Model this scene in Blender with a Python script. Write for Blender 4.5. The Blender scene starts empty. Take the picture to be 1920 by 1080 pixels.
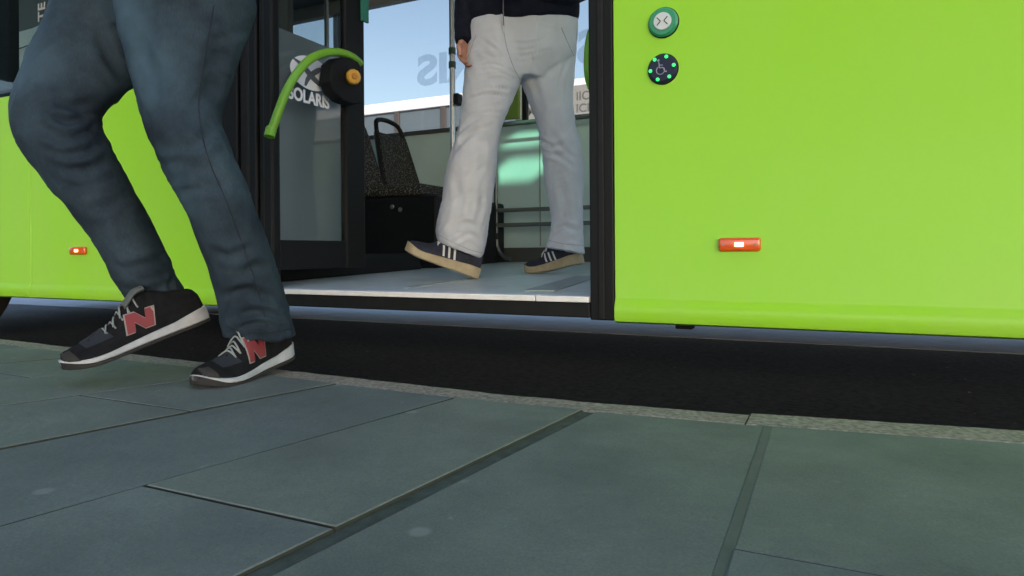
import bpy, bmesh, math, random
from mathutils import Vector, Matrix, noise
random.seed(7)
R = math.radians
scn = bpy.context.scene
COL = scn.collection

# ------------------------------------------------------------------ camera
F_PX, YAW, ROLL, CAM_H, CAM_D, HOR = 1247.0, R(25.7), R(0.4), 0.28, 1.75, 470.0
FW = Vector((-math.sin(YAW), math.cos(YAW), 0)); RT = Vector((math.cos(YAW), math.sin(YAW), 0)); UP = Vector((0, 0, 1))
CAM = Vector((0, -CAM_D, CAM_H))
cam_data = bpy.data.cameras.new('camera')
cam = bpy.data.objects.new('camera', cam_data); COL.objects.link(cam)
cam_data.sensor_width = 36; cam_data.lens = F_PX / 1920 * 36
cam_data.shift_y = -(540 - HOR) / 1920
cam_data.clip_start = 0.02; cam_data.clip_end = 3000
cu = UP * math.cos(ROLL) + RT * math.sin(ROLL); cr = RT * math.cos(ROLL) - UP * math.sin(ROLL)
cam.matrix_world = Matrix(((cr.x, cu.x, -FW.x, CAM.x), (cr.y, cu.y, -FW.y, CAM.y), (cr.z, cu.z, -FW.z, CAM.z), (0, 0, 0, 1)))
scn.camera = cam

# ------------------------------------------------------------------ light
SUN_EL, SUN_AZ = R(23), R(40)          # sun low behind the camera, off to the right
SUN_DIR = Vector((math.sin(SUN_AZ) * math.cos(SUN_EL), -math.cos(SUN_AZ) * math.cos(SUN_EL), math.sin(SUN_EL)))
w = bpy.data.worlds.new('World'); scn.world = w; w.use_nodes = True
nt = w.node_tree; nt.nodes.clear()
sky = nt.nodes.new('ShaderNodeTexSky'); sky.sky_type = 'NISHITA'; sky.sun_disc = False
sky.sun_elevation = SUN_EL; sky.sun_rotation = math.pi - SUN_AZ; sky.altitude = 50; sky.dust_density = 1.6
bg = nt.nodes.new('ShaderNodeBackground'); bg.inputs[1].default_value = 0.15
wo = nt.nodes.new('ShaderNodeOutputWorld')
nt.links.new(sky.outputs[0], bg.inputs[0]); nt.links.new(bg.outputs[0], wo.inputs[0])
sl = bpy.data.lights.new('sun', 'SUN'); sl.energy = 3.5; sl.angle = R(0.5); sl.color = (1, .97, .93)
so = bpy.data.objects.new('sun', sl); COL.objects.link(so); so.location = (5, -10, 12)
so.rotation_euler = SUN_DIR.to_track_quat('Z', 'Y').to_euler()
scn.view_settings.view_transform = 'Standard'; scn.view_settings.look = 'None'
scn.view_settings.exposure = 1.42; scn.view_settings.gamma = 1; scn.view_settings.use_curve_mapping = False
scn.cycles.max_bounces = 8; scn.cycles.transparent_max_bounces = 16
scn.cycles.use_denoising = True

# ------------------------------------------------------------------ where a ray of the photograph meets a plane of the place
def ray(x, y):
    a = x - 960; b = -(y - 540); c, s = math.cos(ROLL), math.sin(ROLL)
    ax = a * c + b * s; bx = -a * s + b * c - (540 - HOR)
    return FW + RT * (ax / F_PX) + UP * (bx / F_PX)
def onz(x, y, z=0.0): r = ray(x, y); return CAM + r * ((z - CAM.z) / r.z)
def ony(x, y, Y=0.0): r = ray(x, y); return CAM + r * ((Y - CAM.y) / r.y)
def onx(x, y, X): r = ray(x, y); return CAM + r * ((X - CAM.x) / r.x)
def dep(x, y, d): return CAM + ray(x, y) * d
FLOOR_SLOPE = 0.0235
ROAD = -.175
def floor_z(Y): return 0.150 + FLOOR_SLOPE * Y

# ------------------------------------------------------------------ materials
MATS = {}
def new_mat(name):
    m = bpy.data.materials.new(name); m.use_nodes = True
    n = m.node_tree; b = n.nodes['Principled BSDF']; MATS[name] = m
    return m, n, b
def N(n, t, **kw):
    o = n.nodes.new(t)
    for k, v in kw.items(): setattr(o, k, v)
    return o
def add_noise_look(n, b, col, var, scale, bump, bump_scale, rough=None, coords='Object', stretch=None):
    tc = N(n, 'ShaderNodeTexCoord'); src = tc.outputs[coords]
    if stretch:
        mp = N(n, 'ShaderNodeMapping'); mp.inputs['Scale'].default_value = stretch
        n.links.new(src, mp.inputs[0]); src = mp.outputs[0]
    if var:
        nz = N(n, 'ShaderNodeTexNoise'); nz.inputs['Scale'].default_value = scale; nz.inputs['Detail'].default_value = 6
        n.links.new(src, nz.inputs['Vector'])
        rp = N(n, 'ShaderNodeValToRGB')
        rp.color_ramp.elements[0].position = .3; rp.color_ramp.elements[1].position = .72
        rp.color_ramp.elements[0].color = [max(0, c * (1 - var)) for c in col] + [1]
        rp.color_ramp.elements[1].color = [min(1, c * (1 + var)) for c in col] + [1]
        n.links.new(nz.outputs['Fac'], rp.inputs[0]); n.links.new(rp.outputs[0], b.inputs['Base Color'])
    if bump:
        nb = N(n, 'ShaderNodeTexNoise'); nb.inputs['Scale'].default_value = bump_scale; nb.inputs['Detail'].default_value = 5
        n.links.new(src, nb.inputs['Vector'])
        bp = N(n, 'ShaderNodeBump'); bp.inputs['Strength'].default_value = bump; bp.inputs['Distance'].default_value = .002
        n.links.new(nb.outputs['Fac'], bp.inputs['Height']); n.links.new(bp.outputs[0], b.inputs['Normal'])
def mat(name, col, rough=.5, metal=0, var=.0, scale=8, bump=0, bump_scale=200, coat=0, spec=.5, stretch=None, emit=None, estr=0, sheen=0):
    m, n, b = new_mat(name)
    b.inputs['Base Color'].default_value = (*col, 1); b.inputs['Roughness'].default_value = rough
    b.inputs['Metallic'].default_value = metal; b.inputs['Coat Weight'].default_value = coat
    b.inputs['Coat Roughness'].default_value = .06
    b.inputs['Specular IOR Level'].default_value = spec
    if sheen: b.inputs['Sheen Weight'].default_value = sheen
    if emit: b.inputs['Emission Color'].default_value = (*emit, 1); b.inputs['Emission Strength'].default_value = estr
    add_noise_look(n, b, col, var, scale, bump, bump_scale, stretch=stretch)
    return m
def glass(name, tint, refl=1.0):
    m = bpy.data.materials.new(name); m.use_nodes = True; n = m.node_tree; n.nodes.clear()
    tr = N(n, 'ShaderNodeBsdfTransparent'); tr.inputs[0].default_value = (*tint, 1)
    gl = N(n, 'ShaderNodeBsdfGlossy'); gl.inputs['Roughness'].default_value = .02
    fr = N(n, 'ShaderNodeLayerWeight'); pw = N(n, 'ShaderNodeMath', operation='POWER'); pw.inputs[1].default_value = 5
    mu = N(n, 'ShaderNodeMath', operation='MULTIPLY_ADD'); mu.inputs[1].default_value = .9 * refl; mu.inputs[2].default_value = .045 * refl
    mx = N(n, 'ShaderNodeMixShader'); o = N(n, 'ShaderNodeOutputMaterial')
    n.links.new(fr.outputs['Facing'], pw.inputs[0]); n.links.new(pw.outputs[0], mu.inputs[0]); n.links.new(mu.outputs[0], mx.inputs[0])
    n.links.new(tr.outputs[0], mx.inputs[1]); n.links.new(gl.outputs[0], mx.inputs[2]); n.links.new(mx.outputs[0], o.inputs[0])
    MATS[name] = m; return m

LIME = mat('lime_paint', (.245, .580, .008), rough=.4, coat=.05, spec=.25)
def dusty(m, c0, c1):
    n = m.node_tree; b = n.nodes['Principled BSDF']; tc = N(n, 'ShaderNodeTexCoord')
    nz = N(n, 'ShaderNodeTexNoise'); nz.inputs['Scale'].default_value = 2.6; nz.inputs['Detail'].default_value = 9; nz.inputs['Roughness'].default_value = .68
    mp = N(n, 'ShaderNodeMapping'); mp.inputs['Scale'].default_value = (1.4, 1, .7)
    n.links.new(tc.outputs['Object'], mp.inputs[0]); n.links.new(mp.outputs[0], nz.inputs['Vector'])
    sx = N(n, 'ShaderNodeSeparateXYZ'); n.links.new(tc.outputs['Object'], sx.inputs[0])
    mr = N(n, 'ShaderNodeMapRange'); mr.inputs['From Min'].default_value = .08; mr.inputs['From Max'].default_value = .30; mr.inputs['To Min'].default_value = .55; mr.inputs['To Max'].default_value = .22
    n.links.new(sx.outputs['Z'], mr.inputs['Value'])
    rp = N(n, 'ShaderNodeValToRGB'); rp.color_ramp.elements[0].position = .42; rp.color_ramp.elements[1].position = .74
    n.links.new(nz.outputs['Fac'], rp.inputs[0])
    mu = N(n, 'ShaderNodeMath', operation='MULTIPLY'); n.links.new(rp.outputs[0], mu.inputs[0]); n.links.new(mr.outputs[0], mu.inputs[1])
    mx = N(n, 'ShaderNodeMix', data_type='RGBA'); mx.inputs[6].default_value = (*c0, 1); mx.inputs[7].default_value = (*c1, 1)
    n.links.new(mu.outputs[0], mx.inputs['Factor']); n.links.new(mx.outputs[2], b.inputs['Base Color'])
    rr = N(n, 'ShaderNodeMapRange'); rr.inputs['To Min'].default_value = .30; rr.inputs['To Max'].default_value = .55
    n.links.new(mu.outputs[0], rr.inputs['Value']); n.links.new(rr.outputs[0], b.inputs['Roughness'])
dusty(LIME, (.315, .690, .040), (.375, .64, .12))
LIME2 = mat('lime_grip', (.17, .42, .03), rough=.4)
BLACK = mat('black_rubber', (.009, .010, .011), spec=.25, rough=.6, var=.25, scale=30, bump=.1, bump_scale=300)
BLACKG = mat('black_frame_paint', (.007, .008, .0095), rough=.5, spec=.2)
DARKP = mat('dark_plastic', (.007, .008, .010), rough=.55, spec=.2, var=.2, scale=12, bump=.15, bump_scale=500)
ALU = mat('brushed_metal', (.62, .64, .66), rough=.32, metal=1, var=.08, scale=40)
STEEL = mat('satin_pole', (.42, .43, .45), rough=.35, metal=.9)
WHITE_EDGE = mat('white_edge', (.80, .82, .84), rough=.5, var=.06, scale=30)
FLOORM = mat('bus_floor', (.56, .64, .66), rough=.35, var=.10, scale=14, bump=.1, bump_scale=700)
FLOORD = mat('bus_floor_dark', (.27, .33, .35), rough=.4, var=.1, scale=14)
WALLM = mat('wall_laminate', (.54, .71, .74), rough=.42, var=.05, scale=4)
WALLD = mat('wall_trim_dark', (.06, .065, .065), rough=.5)
TRIM = mat('ceiling_trim', (.30, .30, .29), rough=.5)
CEIL = mat('ceiling_panel', (.40, .40, .39), rough=.5)
SCREEN = mat('reflection_panel_grey', (.46, .52, .62), rough=.2, var=.08, scale=3, coat=.4)
PRINT = mat('pale_print', (.80, .86, .95), rough=.4)
PRINT_GREY = mat('window_print', (.16, .18, .22), rough=.6)
AMBER = mat('amber_knob', (.50, .27, .03), rough=.35, coat=.3)
LENS = mat('orange_lens', (.75, .10, .01), rough=.2, coat=.6)
GLOW = mat('lamp_glow', (1, .7, .3), emit=(1, .66, .28), estr=4)
LED = mat('green_led', (.05, .7, .2), emit=(.02, .62, .10), estr=.7)
RINGG = mat('green_ring', (.03, .28, .14), rough=.3, coat=.4)
BTNW = mat('button_pale', (.60, .66, .70), rough=.35)
BTND = mat('button_navy', (.018, .022, .055), rough=.5, spec=.25)
INK = mat('dark_ink', (.02, .02, .03), rough=.5)
SYM = mat('symbol_grey', (.25, .27, .36), rough=.5)
TEAL = mat('teal_sticker', (.02, .16, .12), rough=.4)
UNDER = mat('underbody', (.006, .006, .0065), rough=.8, spec=.1)
TYRE = mat('tyre', (.012, .012, .012), rough=.85, bump=.3, bump_scale=80)
COVER = mat('pale_moulding', (.80, .86, .95), rough=.4)
GLASS_FAR = glass('window_glass_far', (.69, .67, .645), .8)
FILM = glass('window_film', (.84, .85, .87), .3)
GLASS_NEAR = glass('window_glass_near', (.76, .82, .80))
GLASS_DOOR = glass('door_glass', (.72, .76, .76))
ASPH = mat('asphalt', (.075, .076, .080), rough=.75, spec=.1, var=.35, scale=60, bump=.8, bump_scale=500)
KERB = mat('kerb_granite', (.295, .258, .226), rough=.8, var=.45, scale=120, bump=.6, bump_scale=260)
DIRT = mat('joint_dirt', (.030, .036, .030), rough=.95)
BED = mat('joint_bed', (.030, .036, .030), rough=.9, var=.5, scale=30, bump=.8, bump_scale=150)
FASCIA = mat('white_fascia', (.72, .75, .80), rough=.5)
BWALL = mat('station_wall', (.10, .135, .17), rough=.5, var=.06, scale=1)
BPOST = mat('station_post', (.07, .06, .06), rough=.5)
CONC = mat('canopy_concrete', (.36, .36, .35), rough=.8, var=.1, scale=2)
SKIN = mat('skin', (.44, .22, .16), rough=.5, var=.12, scale=25)
HAIR = mat('hair', (.03, .02, .015), rough=.6)
NAVY = mat('navy_knit', (.007, .009, .019), rough=.9, spec=.2, var=.35, scale=30, bump=.5, bump_scale=400)
GREYJ = mat('grey_jacket', (.06, .065, .07), rough=.85, var=.25, scale=30, bump=.4, bump_scale=400)
ZIP = mat('zip_grey', (.10, .10, .12), rough=.45, metal=.4)
CHINO = mat('chino_cotton', (.50, .525, .58), rough=.85, var=.06, scale=14, bump=.35, bump_scale=600)
SHOE_BLACK = mat('shoe_black_suede', (.008, .009, .012), rough=.9, spec=.2, var=.35, scale=60, bump=.5, bump_scale=600)
SHOE_NAVY = mat('shoe_navy_suede', (.016, .019, .036), rough=.85, var=.3, scale=60, bump=.5, bump_scale=600)
TOECAP = mat('shoe_blue_mesh', (.016, .022, .036), rough=.9, bump=.6, bump_scale=900)
MIDSOLE = mat('white_midsole', (.42, .45, .52), rough=.6, var=.16, scale=30)
OUTSOLE = mat('black_outsole', (.02, .02, .022), rough=.8)
GUM = mat('gum_sole', (.36, .30, .19), rough=.6, var=.15, scale=30)
LACE = mat('lace_grey', (.25, .29, .31), rough=.85)
LACEW = mat('lace_white', (.62, .64, .68), rough=.85)
REDN = mat('red_badge', (.20, .028, .038), rough=.6)
SILV = mat('silver_edging', (.26, .25, .26), rough=.5)

def denim():
    m, n, b = new_mat('denim')
    b.inputs['Roughness'].default_value = .85
    b.inputs['Specular IOR Level'].default_value = .25
    tc = N(n, 'ShaderNodeTexCoord')
    nz = N(n, 'ShaderNodeTexNoise'); nz.inputs['Scale'].default_value = 6; nz.inputs['Detail'].default_value = 7; nz.inputs['Roughness'].default_value = .62
    n.links.new(tc.outputs['Object'], nz.inputs['Vector'])
    rp = N(n, 'ShaderNodeValToRGB'); e = rp.color_ramp.elements
    e[0].position = .32; e[0].color = (.0065, .013, .024, 1); e[1].position = .74; e[1].color = (.040, .068, .100, 1)
    n.links.new(nz.outputs['Fac'], rp.inputs[0])
    n2 = N(n, 'ShaderNodeTexNoise'); n2.inputs['Scale'].default_value = 420; n2.inputs['Detail'].default_value = 3
    mp = N(n, 'ShaderNodeMapping'); mp.inputs['Scale'].default_value = (1, 1, .25); mp.inputs['Rotation'].default_value = (.3, .5, 0)
    n.links.new(tc.outputs['Object'], mp.inputs[0]); n.links.new(mp.outputs[0], n2.inputs['Vector'])
    mx = N(n, 'ShaderNodeMix', data_type='RGBA', blend_type='OVERLAY'); mx.inputs['Factor'].default_value = .35
    n.links.new(rp.outputs[0], mx.inputs[6]); n.links.new(n2.outputs['Fac'], mx.inputs[7])
    at = N(n, 'ShaderNodeAttribute'); at.attribute_name = 'lit_band'  # mask of the painted lit leg edges
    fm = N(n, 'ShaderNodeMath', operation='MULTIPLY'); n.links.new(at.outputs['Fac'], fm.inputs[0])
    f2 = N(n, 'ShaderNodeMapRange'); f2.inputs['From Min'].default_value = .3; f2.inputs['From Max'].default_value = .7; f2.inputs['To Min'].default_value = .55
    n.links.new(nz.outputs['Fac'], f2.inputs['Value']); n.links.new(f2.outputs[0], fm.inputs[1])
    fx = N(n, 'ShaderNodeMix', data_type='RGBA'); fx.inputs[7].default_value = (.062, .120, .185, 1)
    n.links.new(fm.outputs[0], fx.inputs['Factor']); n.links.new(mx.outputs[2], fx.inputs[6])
    n.links.new(fx.outputs[2], b.inputs['Base Color'])
    bp = N(n, 'ShaderNodeBump'); bp.inputs['Strength'].default_value = .35; bp.inputs['Distance'].default_value = .001
    n.links.new(n2.outputs['Fac'], bp.inputs['Height']); n.links.new(bp.outputs[0], b.inputs['Normal'])
    return m
DENIM = denim()

def slate():
    m, n, b = new_mat('slate_slab')
    b.inputs['Roughness'].default_value = .72; b.inputs['Specular IOR Level'].default_value = .35
    tc = N(n, 'ShaderNodeTexCoord'); oi = N(n, 'ShaderNodeObjectInfo')
    base = N(n, 'ShaderNodeValToRGB'); e = base.color_ramp.elements
    e[0].color = (.158, .184, .190, 1); e[1].color = (.180, .206, .188, 1)
    n.links.new(oi.outputs['Random'], base.inputs[0])
    big = N(n, 'ShaderNodeTexNoise'); big.inputs['Scale'].default_value = 4.5; big.inputs['Detail'].default_value = 8; big.inputs['Roughness'].default_value = .65
    n.links.new(tc.outputs['Object'], big.inputs['Vector'])
    rb = N(n, 'ShaderNodeValToRGB'); rb.color_ramp.elements[0].position = .3; rb.color_ramp.elements[1].position = .75
    rb.color_ramp.elements[0].color = (.34, .34, .36, 1); rb.color_ramp.elements[1].color = (.62, .62, .60, 1)
    n.links.new(big.outputs['Fac'], rb.inputs[0])
    m1 = N(n, 'ShaderNodeMix', data_type='RGBA', blend_type='OVERLAY'); m1.inputs['Factor'].default_value = .9
    n.links.new(base.outputs[0], m1.inputs[6]); n.links.new(rb.outputs[0], m1.inputs[7])
    fine = N(n, 'ShaderNodeTexNoise'); fine.inputs['Scale'].default_value = 330; fine.inputs['Detail'].default_value = 4
    n.links.new(tc.outputs['Object'], fine.inputs['Vector'])
    m2 = N(n, 'ShaderNodeMix', data_type='RGBA', blend_type='OVERLAY'); m2.inputs['Factor'].default_value = .3
    n.links.new(m1.outputs[2], m2.inputs[6]); n.links.new(fine.outputs['Fac'], m2.inputs[7])
    # pale scuffs and chewing-gum spots
    vo = N(n, 'ShaderNodeTexNoise'); vo.inputs['Scale'].default_value = 14; vo.inputs['Detail'].default_value = 5; vo.inputs['Distortion'].default_value = 1.2
    n.links.new(tc.outputs['Object'], vo.inputs['Vector'])
    rv = N(n, 'ShaderNodeValToRGB'); rv.color_ramp.elements[0].position = .70; rv.color_ramp.elements[1].position = .80
    rv.color_ramp.elements[0].color = (0, 0, 0, 1); rv.color_ramp.elements[1].color = (.55, .55, .55, 1)
    n.links.new(vo.outputs['Fac'], rv.inputs[0])
    m3 = N(n, 'ShaderNodeMix', data_type='RGBA'); m3.inputs[7].default_value = (.36, .40, .40, 1)
    n.links.new(rv.outputs[0], m3.inputs['Factor']); n.links.new(m2.outputs[2], m3.inputs[6])
    sp = N(n, 'ShaderNodeTexVoronoi'); sp.inputs['Scale'].default_value = 5.5
    n.links.new(tc.outputs['Object'], sp.inputs['Vector'])
    rs = N(n, 'ShaderNodeValToRGB'); rs.color_ramp.elements[0].position = .045; rs.color_ramp.elements[1].position = .075
    rs.color_ramp.elements[0].color = (.5, .5, .5, 1); rs.color_ramp.elements[1].color = (0, 0, 0, 1)
    n.links.new(sp.outputs['Distance'], rs.inputs[0])
    m4 = N(n, 'ShaderNodeMix', data_type='RGBA'); m4.inputs[7].default_value = (.30, .34, .33, 1)
    n.links.new(rs.outputs[0], m4.inputs['Factor']); n.links.new(m3.outputs[2], m4.inputs[6])
    n.links.new(m4.outputs[2], b.inputs['Base Color'])
    med = N(n, 'ShaderNodeTexNoise'); med.inputs['Scale'].default_value = 38; med.inputs['Detail'].default_value = 9; med.inputs['Roughness'].default_value = .7
    n.links.new(tc.outputs['Object'], med.inputs['Vector'])
    bp = N(n, 'ShaderNodeBump'); bp.inputs['Strength'].default_value = .55; bp.inputs['Distance'].default_value = .004
    n.links.new(med.outputs['Fac'], bp.inputs['Height']); n.links.new(bp.outputs[0], b.inputs['Normal'])
    return m
SLATE = slate()

def seat_fabric():
    m, n, b = new_mat('seat_fabric'); b.inputs['Roughness'].default_value = .9
    tc = N(n, 'ShaderNodeTexCoord')
    vo = N(n, 'ShaderNodeTexVoronoi'); vo.inputs['Scale'].default_value = 95
    n.links.new(tc.outputs['Object'], vo.inputs['Vector'])
    nz = N(n, 'ShaderNodeTexNoise'); nz.inputs['Scale'].default_value = 120; nz.inputs['Detail'].default_value = 2
    n.links.new(tc.outputs['Object'], nz.inputs['Vector'])
    rp = N(n, 'ShaderNodeValToRGB'); rp.color_ramp.interpolation = 'CONSTANT'
    e = rp.color_ramp.elements; e[0].color = (.012, .013, .014, 1); e[1].position = .58; e[1].color = (.13, .135, .13, 1)
    n.links.new(nz.outputs['Fac'], rp.inputs[0])
    n.links.new(rp.outputs[0], b.inputs['Base Color'])
    return m
SEATF = seat_fabric()

# ------------------------------------------------------------------ mesh helpers
def tag(o, label=None, cat=None, group=None, kind=None):
    for k, v in (('label', label), ('category', cat), ('group', group), ('kind', kind)):
        if v: o[k] = v
    return o
def empty(name, loc):
    o = bpy.data.objects.new(name, None); COL.objects.link(o); o.location = loc; o.empty_display_size = .1
    return o
def link(name, me, m, parent=None):
    o = bpy.data.objects.new(name, me); COL.objects.link(o)
    for x in (m if isinstance(m, (list, tuple)) else [m]): me.materials.append(x)
    if parent:
        o.parent = parent
        pw = Vector(parent.location); p = parent.parent
        while p: pw += Vector(p.location); p = p.parent
        o.location = -pw            # meshes are written in world coordinates
    return o
def obj(name, bm, m, parent=None, smooth=False, normals=True):
    if normals: bmesh.ops.recalc_face_normals(bm, faces=bm.faces)
    me = bpy.data.meshes.new(name); bm.to_mesh(me); bm.free()
    if smooth:
        me.polygons.foreach_set('use_smooth', [True] * len(me.polygons))
        try: me.set_sharp_from_angle(angle=R(38))
        except Exception: pass
    return link(name, me, m, parent)
def BM(): return bmesh.new()
def box(bm, a, b, bev=0, seg=2):
    t = bmesh.new(); bmesh.ops.create_cube(t, size=1)
    for v in t.verts:
        v.co = Vector([(a[i] + b[i]) / 2 + v.co[i] * (b[i] - a[i]) for i in range(3)])
    if bev: bmesh.ops.bevel(t, geom=t.edges[:], offset=bev, segments=seg, affect='EDGES', profile=.5)
    merge(bm, t); return bm
def merge(bm, t):
    me = bpy.data.meshes.new('tmp'); t.to_mesh(me); t.free(); bm.from_mesh(me); bpy.data.meshes.remove(me)
def extrude_poly(bm, pts, vec, bev=0):
    t = bmesh.new(); vs = [t.verts.new(p) for p in pts]; f = t.faces.new(vs)
    r = bmesh.ops.extrude_face_region(t, geom=[f])
    bmesh.ops.translate(t, verts=[v for v in r['geom'] if isinstance(v, bmesh.types.BMVert)], vec=vec)
    bmesh.ops.recalc_face_normals(t, faces=t.faces)
    if bev: bmesh.ops.bevel(t, geom=t.edges[:], offset=bev, segments=2, affect='EDGES', profile=.5)
    merge(bm, t); return bm
def rings(bm, rs, cap=True):
    prev = None; first = None
    for r in rs:
        cur = [bm.verts.new(p) for p in r]
        if prev:
            k = len(cur)
            for i in range(k): bm.faces.new((prev[i], prev[(i + 1) % k], cur[(i + 1) % k], cur[i]))
        else: first = cur
        prev = cur
    if cap: bm.faces.new(first[::-1]); bm.faces.new(prev)
    return bm
def tube(bm, pts, r, seg=12, cap=True):
    pts = [Vector(p) for p in pts]; rs = []; nrm = None
    for i, p in enumerate(pts):
        d = (pts[min(i + 1, len(pts) - 1)] - pts[max(i - 1, 0)]).normalized()
        if nrm is None:
            a = Vector((0, 0, 1)) if abs(d.z) < .9 else Vector((1, 0, 0)); nrm = d.cross(a).normalized()
        nrm = (nrm - d * nrm.dot(d)).normalized(); bn = d.cross(nrm)
        rr = r[i] if isinstance(r, (list, tuple)) else r
        rs.append([p + (nrm * math.cos(2 * math.pi * k / seg) + bn * math.sin(2 * math.pi * k / seg)) * rr for k in range(seg)])
    return rings(bm, rs, cap)
def smooth_path(pts, n=6):
    pts = [Vector(p) for p in pts]; out = []
    for i in range(len(pts) - 1):
        p0 = pts[max(i - 1, 0)]; p1 = pts[i]; p2 = pts[i + 1]; p3 = pts[min(i + 2, len(pts) - 1)]
        for k in range(n):
            t = k / n
            out.append(.5 * ((2 * p1) + (p2 - p0) * t + (2 * p0 - 5 * p1 + 4 * p2 - p3) * t * t + (3 * p1 - p0 - 3 * p2 + p3) * t ** 3))
    out.append(pts[-1]); return out
def disc(bm, c, axis, r, th, seg=40, bev=0, ry=None):
    axis = Vector(axis).normalized(); a = Vector((0, 0, 1)) if abs(axis.z) < .9 else Vector((1, 0, 0))
    u = axis.cross(a).normalized(); v = axis.cross(u); c = Vector(c)
    prof = [(r, 0), (r, th - bev), (r - bev, th)] if bev else [(r, 0), (r, th)]
    k = (ry or r) / r
    rings(bm, [[c + axis * h + (u * math.cos(2 * math.pi * i / seg) + v * k * math.sin(2 * math.pi * i / seg)) * q for i in range(seg)] for q, h in prof])
    return bm
def text_mesh(s, size, origin, xdir, ydir, th, bold=.012):
    cu = bpy.data.curves.new('tmp_text', 'FONT'); cu.body = s; cu.size = size; cu.extrude = th / 2; cu.offset = size * bold
    o = bpy.data.objects.new('tmp_text', cu); COL.objects.link(o)
    bpy.context.view_layer.update()
    dg = bpy.context.evaluated_depsgraph_get(); me = bpy.data.meshes.new_from_object(o.evaluated_get(dg))
    bpy.data.objects.remove(o); bpy.data.curves.remove(cu)
    xd = Vector(xdir).normalized(); yd = Vector(ydir).normalized(); nd = xd.cross(yd)
    for v in me.vertices:
        c = v.co.copy(); v.co = Vector(origin) + xd * c.x + yd * c.y + nd * c.z
    bm = bmesh.new(); bm.from_mesh(me); bpy.data.meshes.remove(me)
    return bm
def remesh(bm, voxel, smooth=4):
    me = bpy.data.meshes.new('tmp'); bm.to_mesh(me); bm.free()
    o = bpy.data.objects.new('tmp', me); COL.objects.link(o)
    md = o.modifiers.new('r', 'REMESH'); md.mode = 'VOXEL'; md.voxel_size = voxel
    if smooth:
        ms = o.modifiers.new('s', 'SMOOTH'); ms.iterations = smooth; ms.factor = .5
    bpy.context.view_layer.update()
    dg = bpy.context.evaluated_depsgraph_get(); out = bpy.data.meshes.new_from_object(o.evaluated_get(dg))
    bpy.data.objects.remove(o); bpy.data.meshes.remove(me)
    out.polygons.foreach_set('use_smooth', [True] * len(out.polygons))
    return out
def section(xl, yl, xr, yr, d, k=1.0, n=28):
    a = dep(xl, yl, d); b = dep(xr, yr, d); c = (a + b) / 2; h = (b - a) / 2; q = FW * (h.length * k)
    return [c + h * math.cos(2 * math.pi * i / n) + q * math.sin(2 * math.pi * i / n) for i in range(n)]
def dense(secs, n=4):
    out = []
    for i in range(len(secs) - 1):
        p0 = secs[max(i - 1, 0)]; p1 = secs[i]; p2 = secs[i + 1]; p3 = secs[min(i + 2, len(secs) - 1)]
        for k in range(n):
            t = k / n
            out.append([.5 * ((2 * b) + (c - a) * t + (2 * a - 5 * b + 4 * c - d) * t * t + (3 * b - a - 3 * c + d) * t ** 3)
                        for a, b, c, d in zip(p0, p1, p2, p3)])
    out.append(secs[-1]); return out

# ================================================================== SETTING: road, pavement, kerb
bm = BM(); box(bm, (-400, -3, -.375), (400, 900, ROAD)); obj('road', bm, ASPH)
tag(bpy.data.objects['road'], kind='structure', label='dark asphalt road under and beyond the bus')

bm = BM(); box(bm, (-300, 1.72, ROAD + .0005), (300, 10.5, ROAD + .004)); obj('lit_road_sheet', bm, mat('lit_road_pale', (.40, .41, .43), rough=.8, var=.12, scale=6), None)  # paler road sheet: daylight beyond the bus painted into its colour
tag(bpy.data.objects['lit_road_sheet'], kind='structure', label='pale sheet painted as the lit road on the far side of the bus')
def kerb_y(X):                                   # outer edge of the kerb
    T = [(-6, -.40), (-3.4, -.445), (-2.54, -.475), (-1.56, -.535), (-1.12, -.545), (-.54, -.572), (-.13, -.545), (.26, -.490), (.9, -.41), (2, -.25), (3, -.1)]
    for (a, ya), (b, yb) in zip(T, T[1:]):
        if X <= b: return ya + (yb - ya) * (X - a) / (b - a)
    return T[-1][1]
KW = .078
pav = empty('pavement', (-.5, -1.2, 0)); tag(pav, kind='structure', label='grey slate paving beside the bus lane')
bm = BM(); xs = [-6 + .25 * i for i in range(37)]
vt = [bm.verts.new((x, kerb_y(x) - KW - .004, -.011)) for x in xs]; vb = [bm.verts.new((x, -3.2, -.011)) for x in xs]
for i in range(len(xs) - 1): bm.faces.new((vt[i], vb[i], vb[i + 1], vt[i + 1]))
obj('joint_bed', bm, BED, pav)
bm = BM()
box(bm, (-200, -200, -.25), (200, -2.6, -.003)); obj('plaza_surface', bm, SLATE, pav)

def slab_mesh(q, z):
    q = [Vector((x, y)) for x, y in q]; c = sum(q, Vector((0, 0))) / len(q)
    def inset(d):
        out = []
        for i in range(len(q)):
            a, b, e = q[i - 1], q[i], q[(i + 1) % len(q)]
            d1 = (b - a).normalized(); d2 = (e - b).normalized()
            n1 = Vector((-d1.y, d1.x)); n2 = Vector((-d2.y, d2.x)); n = (n1 + n2)
            n = n / max(.2, n.dot(n1)); out.append(b + n * d)
        return out
    bm = BM(); tilt = (random.uniform(-.002, .002), random.uniform(-.002, .002))
    def zz(p, h): return h + z + (p.x - c.x) * tilt[0] + (p.y - c.y) * tilt[1]
    L = [(0, -.04), (0, -.0032), (.0010, -.0010), (.0028, 0)]
    rings(bm, [[Vector((p.x, p.y, zz(p, h))) for p in inset(d)] for d, h in L])
    k = len(q)
    for i, f in enumerate(bm.faces):
        if i < 2 * k: f.material_index = 1
    return bm
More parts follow.
